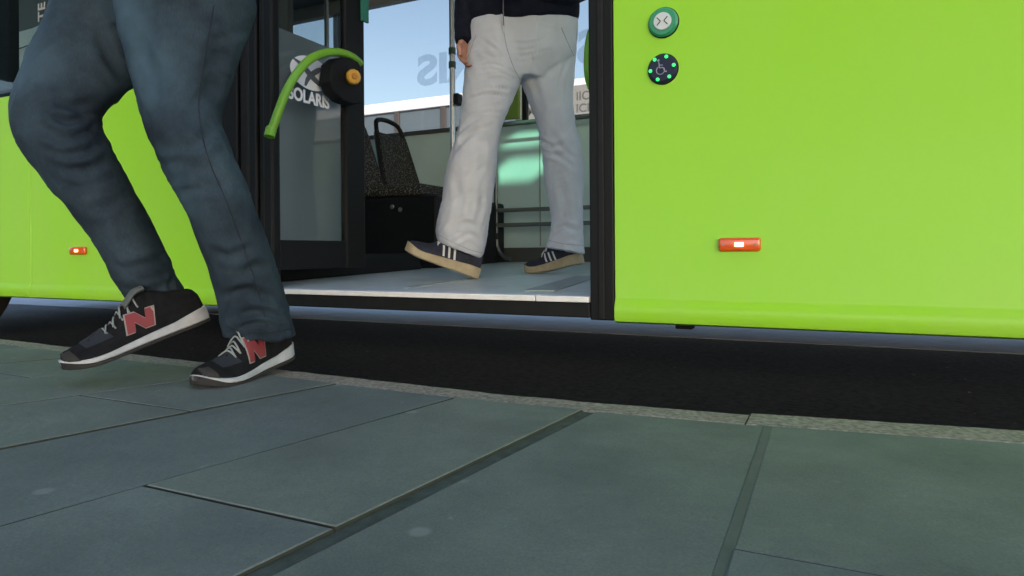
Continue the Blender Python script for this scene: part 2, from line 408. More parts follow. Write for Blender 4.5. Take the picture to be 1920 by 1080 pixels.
# joint lines fan out a little, following the curve of the stop: X at Y=-0.62 and at Y=-1.30
FAN = [(1.10, 1.30), (.70, .80), (.30, .31), (-.093, -.088), (-.385, -.451), (-.651, -.766), (-.952, -1.107), (-1.235, -1.475), (-1.53, -1.86), (-1.83, -2.25), (-2.13, -2.64), (-2.43, -3.03), (-2.73, -3.42), (-3.03, -3.8), (-3.33, -4.2), (-3.63, -4.6)]
GAPS = {3: .0038, 4: .0115, 5: .0050, 6: .0036, 7: .0034, 8: .003, 9: .003}
CROSS = {2: [-1.10, -1.75], 3: [-1.42, -2.0], 4: [-1.222, -1.85], 5: [-1.50, -2.1], 6: [-.936, -1.55, -2.15], 7: [-1.28, -1.9], 8: [-.86, -1.45]}
def fanx(i, Y):
    a, b = FAN[i]; return a + (b - a) * ((-.62 - Y) / .68)
for i in range(len(FAN) - 1):
    gr, gl = GAPS.get(i, .0025), GAPS.get(i + 1, .0025)
    ys = [None] + CROSS.get(i, [-.9 - .37 * ((i * 7) % 3) / 2 - .1, -1.6, -2.2]) + [-2.58]
    for a, b in zip(ys, ys[1:]):
        g = .0012
        def pt(k, Y, off):
            if Y is None:
                X = fanx(k, -.62) + off
                return (X, kerb_y(X) - KW - .004)
            return (fanx(k, Y) + off, Y)
        q = [pt(i + 1, b + (g if b > -2.5 else 0), gl), pt(i, b + (g if b > -2.5 else 0), -gr),
             pt(i, a if a is None else a - g, -gr), pt(i + 1, a if a is None else a - g, gl)]
        # follow the bent kerb along the top edge
        if a is None:
            x0, x1 = q[2][0], q[3][0]
            mid = [(x0 + (x1 - x0) * t, kerb_y(x0 + (x1 - x0) * t) - KW - .004) for t in (.33, .66)]
            q = q[:3] + mid + q[3:]
        z = random.uniform(-.0012, .0008) + (.0008 if i == 4 else 0)
        obj('paving_slab', slab_mesh(q, z), [SLATE, DIRT], pav)

for i, hw, z, nm, mm in ((3, .0055, -.0008, 'moss_joint', mat('moss', (.122, .142, .124), rough=.9, var=.12, scale=25, bump=.4, bump_scale=300)), (4, .0112, -.0035, 'joint_strip', mat('strip_rubber', (.070, .084, .078), rough=.8, var=.3, scale=40, bump=.6, bump_scale=200))):
    bm = BM(); y0 = kerb_y(fanx(i, -.62)) - KW - .006; y1 = -2.2
    extrude_poly(bm, [Vector((fanx(i, y0) - hw, y0, z)), Vector((fanx(i, y1) - hw, y1, z)), Vector((fanx(i, y1) + hw, y1, z)), Vector((fanx(i, y0) + hw, y0, z))], Vector((0, 0, -.02))); obj(nm, bm, mm, pav)
kerb = empty('kerb', (-.5, -.6, 0)); tag(kerb, kind='structure', label='rough grey-brown granite kerb stones along the pavement edge')
cuts = [-5.17, -4.75, -4.33, -3.91, -3.49, -3.07, -2.65, -2.23, -1.81, -1.39, -.965, -.543, -.128, .30, .72, 1.14, 1.56]
for a, b in zip(cuts, cuts[1:]):
    bm = BM(); dy = .016 if a > -.2 and a < .1 else random.uniform(-.004, .004)
    n = 18; rs = []
    for k in range(n + 1):
        X = a + .0015 + (b - a - .003) * k / n; yo = kerb_y(X) + dy; yi = kerb_y(X) - KW
        z = -.0025 + .0012 * noise.noise(Vector((X * 9, 1, 2)))
        j = .003 * noise.noise(Vector((X * 30, 5, 0))) + .003 * noise.noise(Vector((X * 90, 8, 1)))
        rs.append([Vector((X, yi, -.3)), Vector((X, yi, z - .004)), Vector((X, yi + .005, z)), Vector((X, yo - .014 + j, z)), Vector((X, yo - .004 + j, z - .005)), Vector((X, yo + j, z - .014)), Vector((X, yo + .004, -.3))])
    rings(bm, rs); obj('kerb_stone', bm, KERB, kerb)

# small bits of litter and grit on the road
bm = BM()
for (px, py, s) in [(1185, 665, 10), (1433, 667, 12), (1130, 688, 7), (1013, 666, 6), (1340, 655, 6), (1775, 690, 7), (1712, 703, 8), (668, 589, 10), (1357, 692, 6), (880, 668, 5), (1560, 640, 5)]:
    p = onz(px, py, ROAD); s = s / 1247 * 1.7 / 2
    box(bm, (p.x - s, p.y - s * .6, ROAD + .0005), (p.x + s, p.y + s * .6, ROAD + s * .5), s * .2, 1)
for k in range(110):
    x = random.uniform(-3.5, 1.2); y = random.uniform(-.45, 1.6); s = random.uniform(.001, .003)
    box(bm, (x - s, y - s, ROAD + .0003), (x + s, y + s, ROAD + s))
g = obj('road_grit', bm, mat('grit', (.12, .115, .105), rough=.9)); tag(g, 'pale specks of grit and litter on the dark road', kind='stuff')

# ================================================================== THE BUS
bus = empty('city_bus', (-1.2, 1.2, ROAD))
tag(bus, 'lime green low-floor city bus standing at the kerb with its door open', 'bus')
B = bus
X0, X1 = -6.0, 3.2                 # modelled length
W = 2.40                            # width
def side_profile(Y, s, dz=0):             # s=-1 kerb side, +1 far side: skirt profile, outside to inside
    return [(Y, 1.005), (Y, .150 + dz), (Y + s * .003, .141 + dz), (Y + s * .008, .134 + dz), (Y + s * .0115, .124 + dz), (Y + s * .011, .098 + dz), (Y + s * .006, .087 + dz), (Y - s * .012, .081 + dz), (Y - s * .05, .083 + dz), (Y - s * .05, 1.005)]
def side_panel(xa, xb, Y, s, name='side_panel', m=LIME):
    bm = BM(); rs = []
    pr = side_profile(Y, s, .05 if s > 0 else 0)
    for x, d in ((xa, .0012), (xa + .0012, 0), (xb - .0012, 0), (xb, .0012)):
        rs.append([Vector((x, y - s * d, z)) for y, z in pr])
    rings(bm, rs); return obj(name, bm, m, B, smooth=True)
XP = ony(57, 400).x
side_panel(X0, XP - .0022, 0, -1); side_panel(XP + .0022, -2.046, 0, -1)
side_panel(-.532, 1.35, 0, -1); side_panel(1.3525, X1, 0, -1)
side_panel(X0, X1, W, 1)
bm = BM(); box(bm, (XP - .0021, .004, .15), (XP + .0021, .03, 1.0)); obj('panel_seal', bm, BLACK, B)
# bracket hanging under the skirt, chassis, wheels
bm = BM(); p = ony(1281, 615, .02); box(bm, (p.x - .022, .02, .070), (p.x + .022, .06, .09), .003); obj('jacking_bracket', bm, UNDER, B)
bm = BM()
box(bm, (X0, .06, .105), (X1, W - .06, .13)); box(bm, (X0 + .2, .7, .06), (-2.75, 1.7, .105)); box(bm, (-4, .25, .062), (-2.98, .6, .105), .01)
obj('underbody', bm, UNDER, B)
for (x, y) in ((-4.35, .06), (-4.35, W - .34)):
    bm = BM()
    c = Vector((x, y, ROAD + .46)); prof = [(.16, 0), (.27, 0), (.42, .02), (.455, .05), (.46, .14), (.455, .23), (.42, .26), (.27, .28), (.16, .28)]
    rings(bm, [[c + Vector((q * math.cos(2 * math.pi * i / 40), h, q * math.sin(2 * math.pi * i / 40))) for i in range(40)] for q, h in prof])
    obj('wheel', bm, TYRE, B, smooth=True)

# door pillars
def strip(name, xa, xb, ya, yb, za, zb, m=BLACKG, par=None, bev=.004):
    bm = BM(); box(bm, (xa, ya, za), (xb, yb, zb), bev); return obj(name, bm, m, par or B)
ZT = 2.25
pl = strip('door_pillar', -2.044, -1.955, .004, .09, .09, ZT)
strip('seal_strip', -1.951, -1.905, .012, .07, .09, ZT, BLACK, pl, .008)
strip('seal_strip', -1.902, -1.862, .006, .05, .09, ZT, BLACKG, pl, .006)
strip('seal_strip', -1.858, -1.835, .016, .05, .09, ZT, BLACK, pl, .005)
strip('seal_strip', -1.832, -1.790, .008, .05, .09, ZT, BLACKG, pl, .006)
pr = strip('door_pillar', -.604, -.5345, .000, .09, .087, ZT)
strip('seal_strip', -.578, -.560, -.006, .0, .09, ZT, BLACK, pr, .003)
strip('door_header', -2.044, -.5345, .003, .12, ZT + .002, 2.45, BLACKG)

# threshold
zb = ony(1100, 596).z
strip('door_sill', -1.99, -.604, -.002, .03, zb, .1335, BLACK, None, .004)
XJ = ony(1005, 560).x
strip('threshold_strip', -1.99, XJ - .002, -.007, .045, .135, .1515, WHITE_EDGE, None, .002)
strip('threshold_strip', XJ + .002, -.606, -.007, .045, .135, .1515, WHITE_EDGE, None, .002)

# floor, sloping gently up into the bus
bm = BM()
def fquad(bm, pts, dz=0, th=.02):
    extrude_poly(bm, [Vector((x, y, floor_z(y) + dz)) for x, y in pts], Vector((0, 0, -th)))
fquad(bm, [(X0, .0465), (X1, .0465), (X1, W - .06), (X0, W - .06)]); obj('floor', bm, FLOORM, B)
def floor_line(pa, pb, wd, name='floor_stripe'):
    a = onz(*pa, floor_z(.2)); a = onz(*pa, floor_z(a.y)); b = onz(*pb, floor_z(.8)); b = onz(*pb, floor_z(b.y))
    d = Vector((b.x - a.x, b.y - a.y)).normalized(); n = Vector((-d.y, d.x)) * wd
    bm = BM(); fquad(bm, [(a.x + n.x, a.y + n.y), (a.x - n.x, a.y - n.y), (b.x - n.x, b.y - n.y), (b.x + n.x, b.y + n.y)], .004, .0035)
    obj(name, bm, FLOORD, B)
floor_line((1010, 547), (1102, 518), .05); floor_line((760, 541), (900, 522), .012)

# far wall, ledge, window
FY = W - .085
strip('far_wall', X0, X1, FY, FY + .03, .12, 1.150, WALLM, None, .002)
bm = BM(); box(bm, (X0, FY - .030, 1.125), (X1, FY - .002, 1.152), .004); obj('window_ledge', bm, WALLD, B)
strip('wall_kick_strip', X0, X1, FY - .02, FY - .002, .19, .30, WALLD)
for px in (898, 1012):
    x = ony(px, 300, FY).x; strip('wall_seam', x - .004, x + .004, FY - .004, FY - .001, .31, 1.12, TRIM, None, 0)
ZW0, ZW1 = 1.157, ony(690, 17, FY).z
def window(xa, xb, Y, z0, z1, m, par=B, th=.006):
    bm = BM(); box(bm, (xa, Y, z0), (xb, Y + th, z1)); return obj('window_pane', bm, m, par)
xpil = [ony(634, 60, FY).x, ony(978, 190, FY).x, 1.0]
edges = [X0] + xpil + [X1]
for i, x in enumerate(xpil):
    q = strip('window_pillar', x - .045, x + .0, FY - .01, FY + .035, ZW0, ZW1, COVER if i == 1 else mat('olive_trim', (.10, .10, .065), rough=.5))
    strip('seal_strip', x + .002, x + .035, FY - .004, FY + .035, ZW0, ZW1, BLACK, q, .003)
for a, b in zip(edges, edges[1:]): window(a + (.036 if a != X0 else 0), b - (.046 if b != X1 else 0), FY + .012, ZW0 + .001, ZW1 - .001, GLASS_FAR)
strip('window_top_trim', X0, X1, FY - .03, FY + .03, ZW1 + .001, ZW1 + .10, TRIM, None, .006)
strip('roof_duct', X0, X1, FY - .32, FY + .0, ZW1 + .102, 2.55, mat('duct_grey', (.16, .16, .155), rough=.5), None, .03)
strip('ceiling', X0, X1, .06, FY, 2.56, 2.60, CEIL)
strip('roof', X0, X1, 0, W, 2.605, 2.95, LIME, None, .08)
strip('far_cantrail', X0, X1, W - .02, W + .0, ZW1 + .05, 2.60, LIME)
# kerb-side windows and cantrail
strip('near_cantrail', X0, -2.05, .0, .05, 2.40, 2.604, LIME); strip('near_cantrail', -.53, X1, .0, .05, 2.40, 2.604, LIME); strip('near_cantrail', -2.048, -.532, .0, .05, 2.452, 2.604, LIME)
window(X0, -2.050, .006, 1.008, 2.398, GLASS_NEAR); window(-.5325, X1, .006, 1.008, 2.398, GLASS_NEAR)
strip('window_seal', X0, -2.05, .012, .04, 1.0065, 1.045, BLACK); strip('window_seal', -.53, X1, .012, .04, 1.0065, 1.045, BLACK)
XA = ony(9, 30).x; strip('window_post', XA - .30, XA, .014, .06, 1.046, 2.398, BLACKG)
# lettering on the kerb-side window, running upwards
o0 = ony(84, 38, .004)
obj('window_lettering', text_mesh('TE', .075, o0, (0, 0, 1), (-1, 0, 0), .002), mat('lettering_grey', (.30, .31, .31), rough=.6), B)
# pale moulded cover behind that window
YC = .40
strip('cab_panel', -5.0, -2.5, .82, .86, .2, 2.3, mat('cab_dark', (.09, .095, .095), rough=.5))
pts = [ony(*q, YC) for q in ((-40, 80), (10, 66), (60, 52), (100, 34), (150, 4), (215, -40), (215, 200), (-40, 200))]
bm = BM(); extrude_poly(bm, pts, Vector((0, .3, 0)), .006); obj('moulded_cover', bm, COVER, B)
bm = BM(); tube(bm, smooth_path([ony(*q, YC - .02) for q in ((-20, 105), (20, 96), (60, 82), (110, 60))]), .003, 6); obj('cover_seam', bm, WALLD, B)
bm = BM(); tube(bm, smooth_path([ony(*q, YC - .05) for q in ((-20, 150), (0, 152), (14, 166), (16, 195))]), .006, 8); obj('cable', bm, WALLD, B)

# door leaf folded inwards, seen on its outer face
XL = -1.786
fr = [(.03, .075), (.405, .53)]
lf = BM()
zf0, zf1 = .215, 2.20
box(lf, (XL - .035, .012, zf0), (XL - .002, .045, zf1), .005); box(lf, (XL - .035, .408, zf0), (XL, .530, zf1), .008)
box(lf, (XL - .034, .0455, zf0 + .001), (XL - .003, .4075, .325), .004); box(lf, (XL - .034, .0455, 2.12), (XL - .003, .4075, zf1 - .001), .004)
leaf = obj('door_leaf', lf, BLACKG, B)
bm = BM(); box(bm, (XL - .022, .046, .3255), (XL - .016, .407, 2.1195)); pane = obj('glass_pane', bm, GLASS_DOOR, leaf)
bm = BM(); box(bm, (XL + .001, .50, onx(688, 45, XL).z), (XL + .012, .545, 2.1), .002); obj('teal_strip', bm, TEAL, leaf)
# leaf on the right-hand side, mostly behind its pillar
lf = BM(); XR = -.617
box(lf, (XR, .095, .20), (XR + .03, .16, zf1), .005); box(lf, (XR, .50, .20), (XR + .03, .56, zf1), .005); box(lf, (XR + .001, .1605, .201), (XR + .029, .4995, .30), .004)
leaf2 = obj('door_leaf', lf, BLACKG, B)
bm = BM(); box(bm, (XR + .012, .1605, .3005), (XR + .018, .4995, zf1 - .01)); obj('glass_pane', bm, GLASS_DOOR, leaf2)
bm = BM(); pp = [onx(x, y, -.66) for x, y in ((1109, 60), (1104, 85), (1102, 120), (1104, 145), (1110, 165))]
tube(bm, smooth_path(pp), .014, 10); obj('grab_handle', bm, LIME2, B)

# green grab handle, black case and amber knob in front of the left leaf
path = [(506, 246, -1.772), (512, 236, -1.765), (522, 208, -1.75), (537, 170, -1.735), (556, 138, -1.725), (580, 112, -1.72), (610, 99, -1.72), (640, 99, -1.725), (662, 108, -1.735), (674, 118, -1.75)]
P = smooth_path([onx(x, y, X) for x, y, X in path], 5)
bm = BM(); rr = [.0195 if i < 4 else .0155 for i in range(len(P))]; tube(bm, P, rr, 14); hb = obj('grab_handle', bm, LIME2, B, smooth=True)
bm = BM(); tube(bm, [onx(506, 246, -1.772) + Vector((0, -.004, -.02)), onx(508, 242, -1.772)], .019, 12); obj('handle_foot', bm, LIME2, hb)
case = [(600, 122), (614, 111), (634, 112), (650, 119), (656, 130), (656, 196), (640, 199), (620, 191), (604, 176), (596, 155)]
bm = BM(); extrude_poly(bm, [onx(x, y, -1.775) for x, y in case], Vector((.06, 0, 0)), .008); cs = obj('ticket_case', bm, DARKP, B)
kc = onx(661, 145, -1.700); kd = Vector((.85, -.5, 0))
bm = BM(); disc(bm, kc - kd.normalized() * .012, kd, .030, .030, 12, .005); kn = obj('amber_knob', bm, AMBER, B)
bm = BM(); disc(bm, kc + kd.normalized() * .0182, kd, .012, .006, 10, .002); obj('knob_cap', bm, mat('amber_dark', (.40, .17, .02), rough=.4), kn)

# panel painted as the leaf glass's reflection and film, then its printed name
XS = -1.94
a = onx(515, 48, XS); b2 = onx(655, 108, XS)
bm = BM(); ztop = a.z
extrude_poly(bm, [Vector((XS, .05, ztop)), Vector((XS, .66, ztop)), Vector((XS, .66, .25)), Vector((XS, .05, .25))], Vector((-.02, 0, 0)), .004)
part = obj('reflection_panel', bm, SCREEN, B)
XG = XL - .0157
t0 = onx(539, 183, XG); t1 = onx(616, 203, XG)
tm = text_mesh('SOLARIS', .066, (XG + .002, t0.y, t0.z - .0), (0, 1, 0), (0, 0, 1), .002, .03)
mx = max(v.co.y for v in tm.verts); k = (t1.y - t0.y) / (mx - t0.y)
for v in tm.verts: v.co.y = t0.y + (v.co.y - t0.y) * k
obj('name_lettering', tm, PRINT, leaf)
c0 = onx(582, 138, XG); ry_ = abs(onx(618, 138, XG).y - c0.y); rz_ = (onx(582, 104, XG).z - onx(582, 166, XG).z) / 2
def emb(pts, x): return [Vector((x, c0.y + u * ry_, c0.z + v * rz_)) for u, v in pts]
bm = BM(); ell = [(math.cos(2 * math.pi * i / 48), math.sin(2 * math.pi * i / 48)) for i in range(48)]
extrude_poly(bm, emb(ell, XG + .0005), Vector((.0015, 0, 0))); obj('round_emblem', bm, PRINT, leaf)
bm = BM()
def ribbon(cs, wd, x):
    cs = [Vector((u, v, 0)) for u, v in cs]; cs = smooth_path(cs, 6); L = []; Rr = []
    for i, p in enumerate(cs):
        d = (cs[min(i + 1, len(cs) - 1)] - cs[max(i - 1, 0)]).normalized(); n = Vector((-d.y, d.x, 0)) * wd * (.3 + .7 * math.sin(math.pi * i / (len(cs) - 1)))
        L.append(p + n); Rr.append(p - n)
    extrude_poly(bm, emb([(p.x, p.y) for p in L + Rr[::-1]], x), Vector((.001, 0, 0)))
ribbon([(-.85, .55), (-.4, .3), (.0, -.15), (.45, -.5), (.95, -.55)], .16, XG + .0024)
ribbon([(-.3, -.85), (-.15, -.35), (.15, .1), (.5, .45), (.9, .5)], .13, XG + .0026)
obj('emblem_bands', bm, mat('emblem_grey', (.10, .12, .15), rough=.4), leaf)

# dark plinth beneath the folded leaf
bm = BM()
a = onz(529, 529, floor_z(.15)); b = onz(696, 511, floor_z(.6)); print('plinth', a, b)
q = [(-2.03, .055), (a.x, max(.055, a.y)), (b.x, b.y), (b.x - .12, b.y + .10), (-2.03, b.y + .10)]
zt = onz  # top edge height read on the plinth's own corner
ztop = dep(688, 475, (Vector((b.x, b.y, 0)) - Vector((CAM.x, CAM.y, 0))).dot(FW)).z
t = bmesh.new(); lo = [t.verts.new((x, y, floor_z(y) + .002)) for x, y in q]
cx = sum(x for x, y in q) / 5; cy = sum(y for x, y in q) / 5
hi = [t.verts.new((cx + (x - cx) * .93, cy + (y - cy) * .93, ztop)) for x, y in q]
for i in range(5): t.faces.new((lo[i], lo[(i + 1) % 5], hi[(i + 1) % 5], hi[i]))
t.faces.new(hi); t.faces.new(lo[::-1]); bmesh.ops.recalc_face_normals(t, faces=t.faces)
bmesh.ops.bevel(t, geom=t.edges[:], offset=.012, segments=3, affect='EDGES', profile=.5)
merge(bm, t); obj('door_plinth', bm, DARKP, B, smooth=True)

# double seat by the far window, facing the front
def make_seat(ya, yb, X):
    s = BM(); zf = floor_z(1.5)
    # backrest shell: reclined panel, with a loop handle left open at the top
    def P3(u, v, off=0):           # u across the seat 0..1, v up 0..1
        y = ya + (yb - ya) * u; bow = .03 * (1 - (2 * u - 1) ** 2)
        return Vector((X - .13 * v - bow + off, y, zf + .47 + .545 * v))
    out = []; n = 14
    half = lambda v: .5 - .15 * v - .05 * v ** 4
    rs = []
    for i in range(13):
        v = i / 12 * .80; h = half(v)
        fr_ = [P3(.5 - h + 2 * h * j / n, v, .02) for j in range(n + 1)]; bk = [P3(.5 - h + 2 * h * j / n, v, -.02) for j in range(n + 1)]
        rs.append(fr_ + bk[::-1])
    rings(s, rs); st = obj('seat', s, SEATF, B, smooth=True)
    h = BM(); hh = half(.80)
    tube(h, smooth_path([P3(.5 - hh + .01, .78), P3(.5 - hh + .02, .87), P3(.5 - hh + .10, .965), P3(.5, 1.0), P3(.5 + hh - .10, .965), P3(.5 + hh - .02, .87), P3(.5 + hh - .01, .78)]), .016, 10)
    obj('seat_handle', h, BLACK, st, smooth=True)
    for sg in (-1, 1):
        e = BM(); tube(e, smooth_path([P3(.5 + sg * half(v / 10), v / 10, -.006) for v in range(0, 9)]), .016, 8)
        obj('seat_edging', e, BLACK, st, smooth=True)
    c = BM(); box(c, (X - .02, ya + .01, zf + .415), (X + .56, yb - .01, zf + .485), .025, 3); obj('seat_cushion', c, SEATF, st, smooth=True)
    return st
XSeat = -2.66
make_seat(1.86, 2.29, XSeat); make_seat(1.41, 1.84, XSeat)
strip('seat_base', XSeat - .1, XSeat + .67, 1.42, 2.28, floor_z(1.5), floor_z(1.5) + .412, DARKP, None, .02)
for q in ((735, 388), (750, 393)):
    bm = BM(); p = ony(*q, 1.42); disc(bm, (p.x, 1.421, p.z), (0, -1, 0), .014, .006, 10, .002); obj('base_bolt', bm, ALU, B)

# poles and rails
def pole(px, Y, r, name='grab_pole', z0=None, z1=2.56):
    p = ony(px, 200, Y); bm = BM(); tube(bm, [(p.x, Y, floor_z(Y) if z0 is None else z0), (p.x, Y, z1)], r, 16); return obj(name, bm, STEEL, B, smooth=True), p.x
po, xp = pole(848, 1.55, .0165)
for (ya, yb) in ((90, 102), (116, 128)):
    za = ony(848, yb, 1.55).z; zb_ = ony(848, ya, 1.55).z
    bm = BM(); tube(bm, [(xp, 1.55, za), (xp, 1.55, zb_)], .021, 14); obj('pole_clamp', bm, mat('clamp_green', (.02, .06, .045), rough=.5), po)
p = ony(859, 186, 1.55); bm = BM(); box(bm, (p.x - .016, 1.52, p.z - .033), (p.x + .014, 1.575, p.z + .03), .006); obj('stop_button', bm, BLACK, po)
pole(613, 1.75, .016)
# leaning rail frame by the far wall
RY = 2.16
bm = BM(); A = [ony(928, 205, RY), ony(929, 300, RY), ony(930, 440, RY), ony(934, 468, RY), ony(944, 482, RY), ony(957, 486, RY)]
tube(bm, smooth_path(A), .013, 12); rl = obj('rail_frame', bm, mat('rail_dark_metal', (.12, .13, .13), rough=.35, metal=.7), B, smooth=True)
zc = ony(930, 443, RY); bm = BM(); tube(bm, [zc + Vector((0, 0, -.02)), zc + Vector((0, 0, .02))], .021, 10); obj('rail_joint', bm, BLACK, rl)
RAIL = mat('rail_grey', (.20, .22, .22), rough=.4, metal=.5)
for y in (393, 421):
    z = ony(985, y, RY).z; bm = BM(); tube(bm, [(ony(932, y, RY).x, RY, z), (-.75, RY, z)], .0135, 12); obj('rail_bar', bm, RAIL, rl, smooth=True)
z = ony(1000, 227, RY).z; bm = BM(); tube(bm, [(ony(940, 230, RY).x, RY, z), (-.75, RY, z)], .012, 12); obj('rail_bar', bm, RAIL, rl, smooth=True)
x0, x1 = ony(938, 200, 2.27).x, ony(971, 200, 2.27).x
strip('green_panel', x0, x1, 2.27, 2.30, 1.165, 1.62, mat('moss_panel', (.16, .26, .035), rough=.5), None, .004)

# lettering across the far window, printed to be read from outside
big = ony(752, 161, FY + .006)
lx = [ony(x, 130, FY).x for x in (825, 780)]
pw = 'SOLARIS'
tm = text_mesh(pw, .30, (0, 0, 0), (-1, 0, 0), (0, 0, 1), .002, .035)
mnx, mxx = min(v.co.x for v in tm.verts), max(v.co.x for v in tm.verts)
xa, xb = ony(780, 130, FY).x, ony(1128, 115, FY).x
za, zb_ = ony(800, 160, FY).z, ony(800, 101, FY).z
mz = max(v.co.z for v in tm.verts); mnz = min(v.co.z for v in tm.verts)
for v in tm.verts:
    v.co = Vector((xa + (v.co.x - mnx) / (mxx - mnx) * (xb - xa), FY + .0105 + v.co.y, za + (v.co.z - mnz) / (mz - mnz) * (zb_ - za)))
obj('window_lettering', tm, FILM, B)

# marker lamps
SCREWM = mat('screw_dull', (.42, .20, .16), rough=.5)
def marker(px, py, wpx, hpx):
    c = ony(px, py); x0 = ony(px - wpx / 2, py).x; x1 = ony(px + wpx / 2, py).x; d = (c - CAM).dot(FW); h = hpx / F_PX * d / 2
    bm = BM(); box(bm, (x0, -.014, c.z - h), (x1, -.0005, c.z + h), .006, 3); lm = obj('marker_lamp', bm, LENS, B, smooth=True)
    m = (x0 + x1) / 2; s = (x1 - x0) * .10
    bm = BM(); box(bm, (m - s, -.0165, c.z - h * .30), (m + s, -.0145, c.z + h * .30), .0008); obj('lit_bulb', bm, GLOW, lm)
    for sg in (-1, 1):
        bm = BM(); disc(bm, (m + sg * (x1 - x0) * .38, -.0142, c.z), (0, -1, 0), .0036, .0010, 12); obj('screw', bm, SCREWM, lm)
marker(1387, 458.5, 79, 25); marker(149, 470, 29, 15)

# door buttons
def button(px, py, r):
    c = ony(px, py); return Vector((c.x, 0, c.z)), r
BEZ = BLACK
c, r = button(1244, 43, .0385)
bm = BM(); disc(bm, (c.x, -.0003, c.z), (0, -1, 0), r + .0022, .0035, 48, .001); obj('button_bezel', bm, BEZ, B, smooth=True)
bm = BM(); disc(bm, (c.x, -.0005, c.z), (0, -1, 0), r, .013, 48, .005); bt = obj('door_button', bm, RINGG, B, smooth=True)
bm = BM(); disc(bm, (c.x, -.0137, c.z), (0, -1, 0), r * .60, .004, 40, .0015); bp_ = obj('button_face', bm, BTNW, bt, smooth=True)
bm = BM(); yb = -.0183
for sg in (-1, 1):
    tip = c.x + sg * .0045; base = c.x + sg * .0135
    for dz in (-1, 1): tube(bm, [(tip, yb, c.z), (base, yb, c.z + dz * .010)], .0013, 6)
obj('arrow_symbol', bm, INK, bt)
c, r = button(1243, 130, .0385)
bm = BM(); disc(bm, (c.x, -.0003, c.z), (0, -1, 0), r + .0022, .0035, 48, .001); obj('button_bezel', bm, BEZ, B, smooth=True)
bm = BM(); disc(bm, (c.x, -.0005, c.z), (0, -1, 0), r, .013, 48, .006); bt = obj('wheelchair_button', bm, BTND, B, smooth=True)
for k in range(6):
    a = R(60 * k + 8); bm = BM(); disc(bm, (c.x + math.cos(a) * r * .80, -.0137, c.z + math.sin(a) * r * .80), (0, -1, 0), .0048, .0016, 14, .0006); obj('green_light', bm, LED, bt, smooth=True)
bm = BM(); S = .0125; yb = -.0146
def wp(u, v): return (c.x - .004 + u * S, yb, c.z + v * S)
tube(bm, [wp(math.cos(R(a)) * .85, -.45 + math.sin(R(a)) * .85) for a in range(120, 395, 15)], .0014, 6)
tube(bm, smooth_path([wp(-.35, 1.25), wp(-.25, .7), wp(-.2, .1), wp(.55, .05), wp(.95, -.85), wp(1.3, -.7)], 3), .0016, 6)
tube(bm, [wp(-.2, .65), wp(.5, .62)], .0013, 6); disc(bm, wp(-.4, 1.62), (0, -1, 0), .0032, .0012, 12)
obj('wheelchair_symbol', bm, SYM, bt)

# ================================================================== BEYOND THE BUS
stn = empty('station_building', (-8, 13, ROAD))
tag(stn, 'long low grey station building with a sunlit white fascia beyond the bus windows', 'building')
SY = 12.0
def far_line(px, py): return ony(px, py, SY).z
f1, f0 = (far_line(685, 197) + far_line(842, 177)) / 2, (far_line(685, 217) + far_line(842, 196)) / 2
bm = BM(); box(bm, (-70, SY, f0), (40, SY + 6, f1), .02); obj('fascia', bm, FASCIA, stn)
bm = BM(); box(bm, (-69, SY + .08, ROAD), (39, SY + 5.6, f0 - .003)); obj('wall', bm, BWALL, stn)
dx = ony(829, 210, SY).x - ony(742, 225, SY).x; xx = ony(742, 225, SY).x
for k in range(-12, 14):
    bm = BM(); x = xx + k * dx; box(bm, (x - .07, SY + .02, ROAD), (x + .07, SY + .0795, f0 - .004), .01); obj('post', bm, BPOST, stn)
# pale sign board under the fascia
s0, s1 = ony(980, 172, SY - .3), ony(1125, 222, SY - .3)
sg = empty('sign_board', ((s0.x + s1.x) / 2, SY - .3, s1.z)); tag(sg, 'pale grey notice board with dark lettering seen through the bus window', 'sign')
bm = BM(); box(bm, (s0.x, SY - .3, s1.z - .3), (s1.x, SY - .26, s0.z), .006); obj('board', bm, mat('board_pale', (.22, .23, .23), rough=.6), sg)
def sgtext(s, px, py, h): 
    p = ony(px, py, SY - .31); obj('lettering', text_mesh(s, h, (p.x, SY - .3025, p.z), (1, 0, 0), (0, 0, 1), .003), mat('sign_ink', (.09, .092, .095), rough=.6), sg)
sgtext('M', 988, 217, .26); sgtext('IIC', 1079, 188, .26); sgtext('ICI', 1079, 211, .26)
for x in (s0.x + .2, s1.x - .2):
    bm = BM(); box(bm, (x - .04, SY - .255, ROAD), (x + .04, SY - .19, s0.z - .1), .006); obj('sign_post', bm, BPOST, sg)

# unseen canopy added behind the camera to shade the pavement and bus side
can = empty('added_canopy', (0, -7, 0)); tag(can, 'flat concrete canopy added out of view to shade the pavement and bus', 'canopy')
CZ = 4.0
def up_to_canopy(p): return p + SUN_DIR * ((CZ - p.z) / SUN_DIR.z)
hole = []  # holes set along sun rays to throw the wall's sun patches
for (xa, xb, z0, z1) in ((-2.12, -1.66, .70, .90), (-2.02, -1.66, .935, 1.07)):
    zm = (z0 + z1) / 2
    a = up_to_canopy(Vector((xa, FY, zm))); b = up_to_canopy(Vector((xb, FY, zm))); c = up_to_canopy(Vector((xa, FY, z0))); d = up_to_canopy(Vector((xa, FY, z1)))
    hole.append((a.x, b.x, min(c.y, d.y), max(c.y, d.y)))
xs = sorted({-16, 16, *[h[0] for h in hole], *[h[1] for h in hole]}); ys = sorted({-10.5, -2.5, *[h[2] for h in hole], *[h[3] for h in hole]})
bm = BM()
for xa, xb in zip(xs, xs[1:]):
    for ya, yb in zip(ys, ys[1:]):
        cx, cy = (xa + xb) / 2, (ya + yb) / 2
        if any(h[0] < cx < h[1] and h[2] < cy < h[3] for h in hole): continue
        box(bm, (xa, ya, CZ), (xb, yb, CZ + .05))
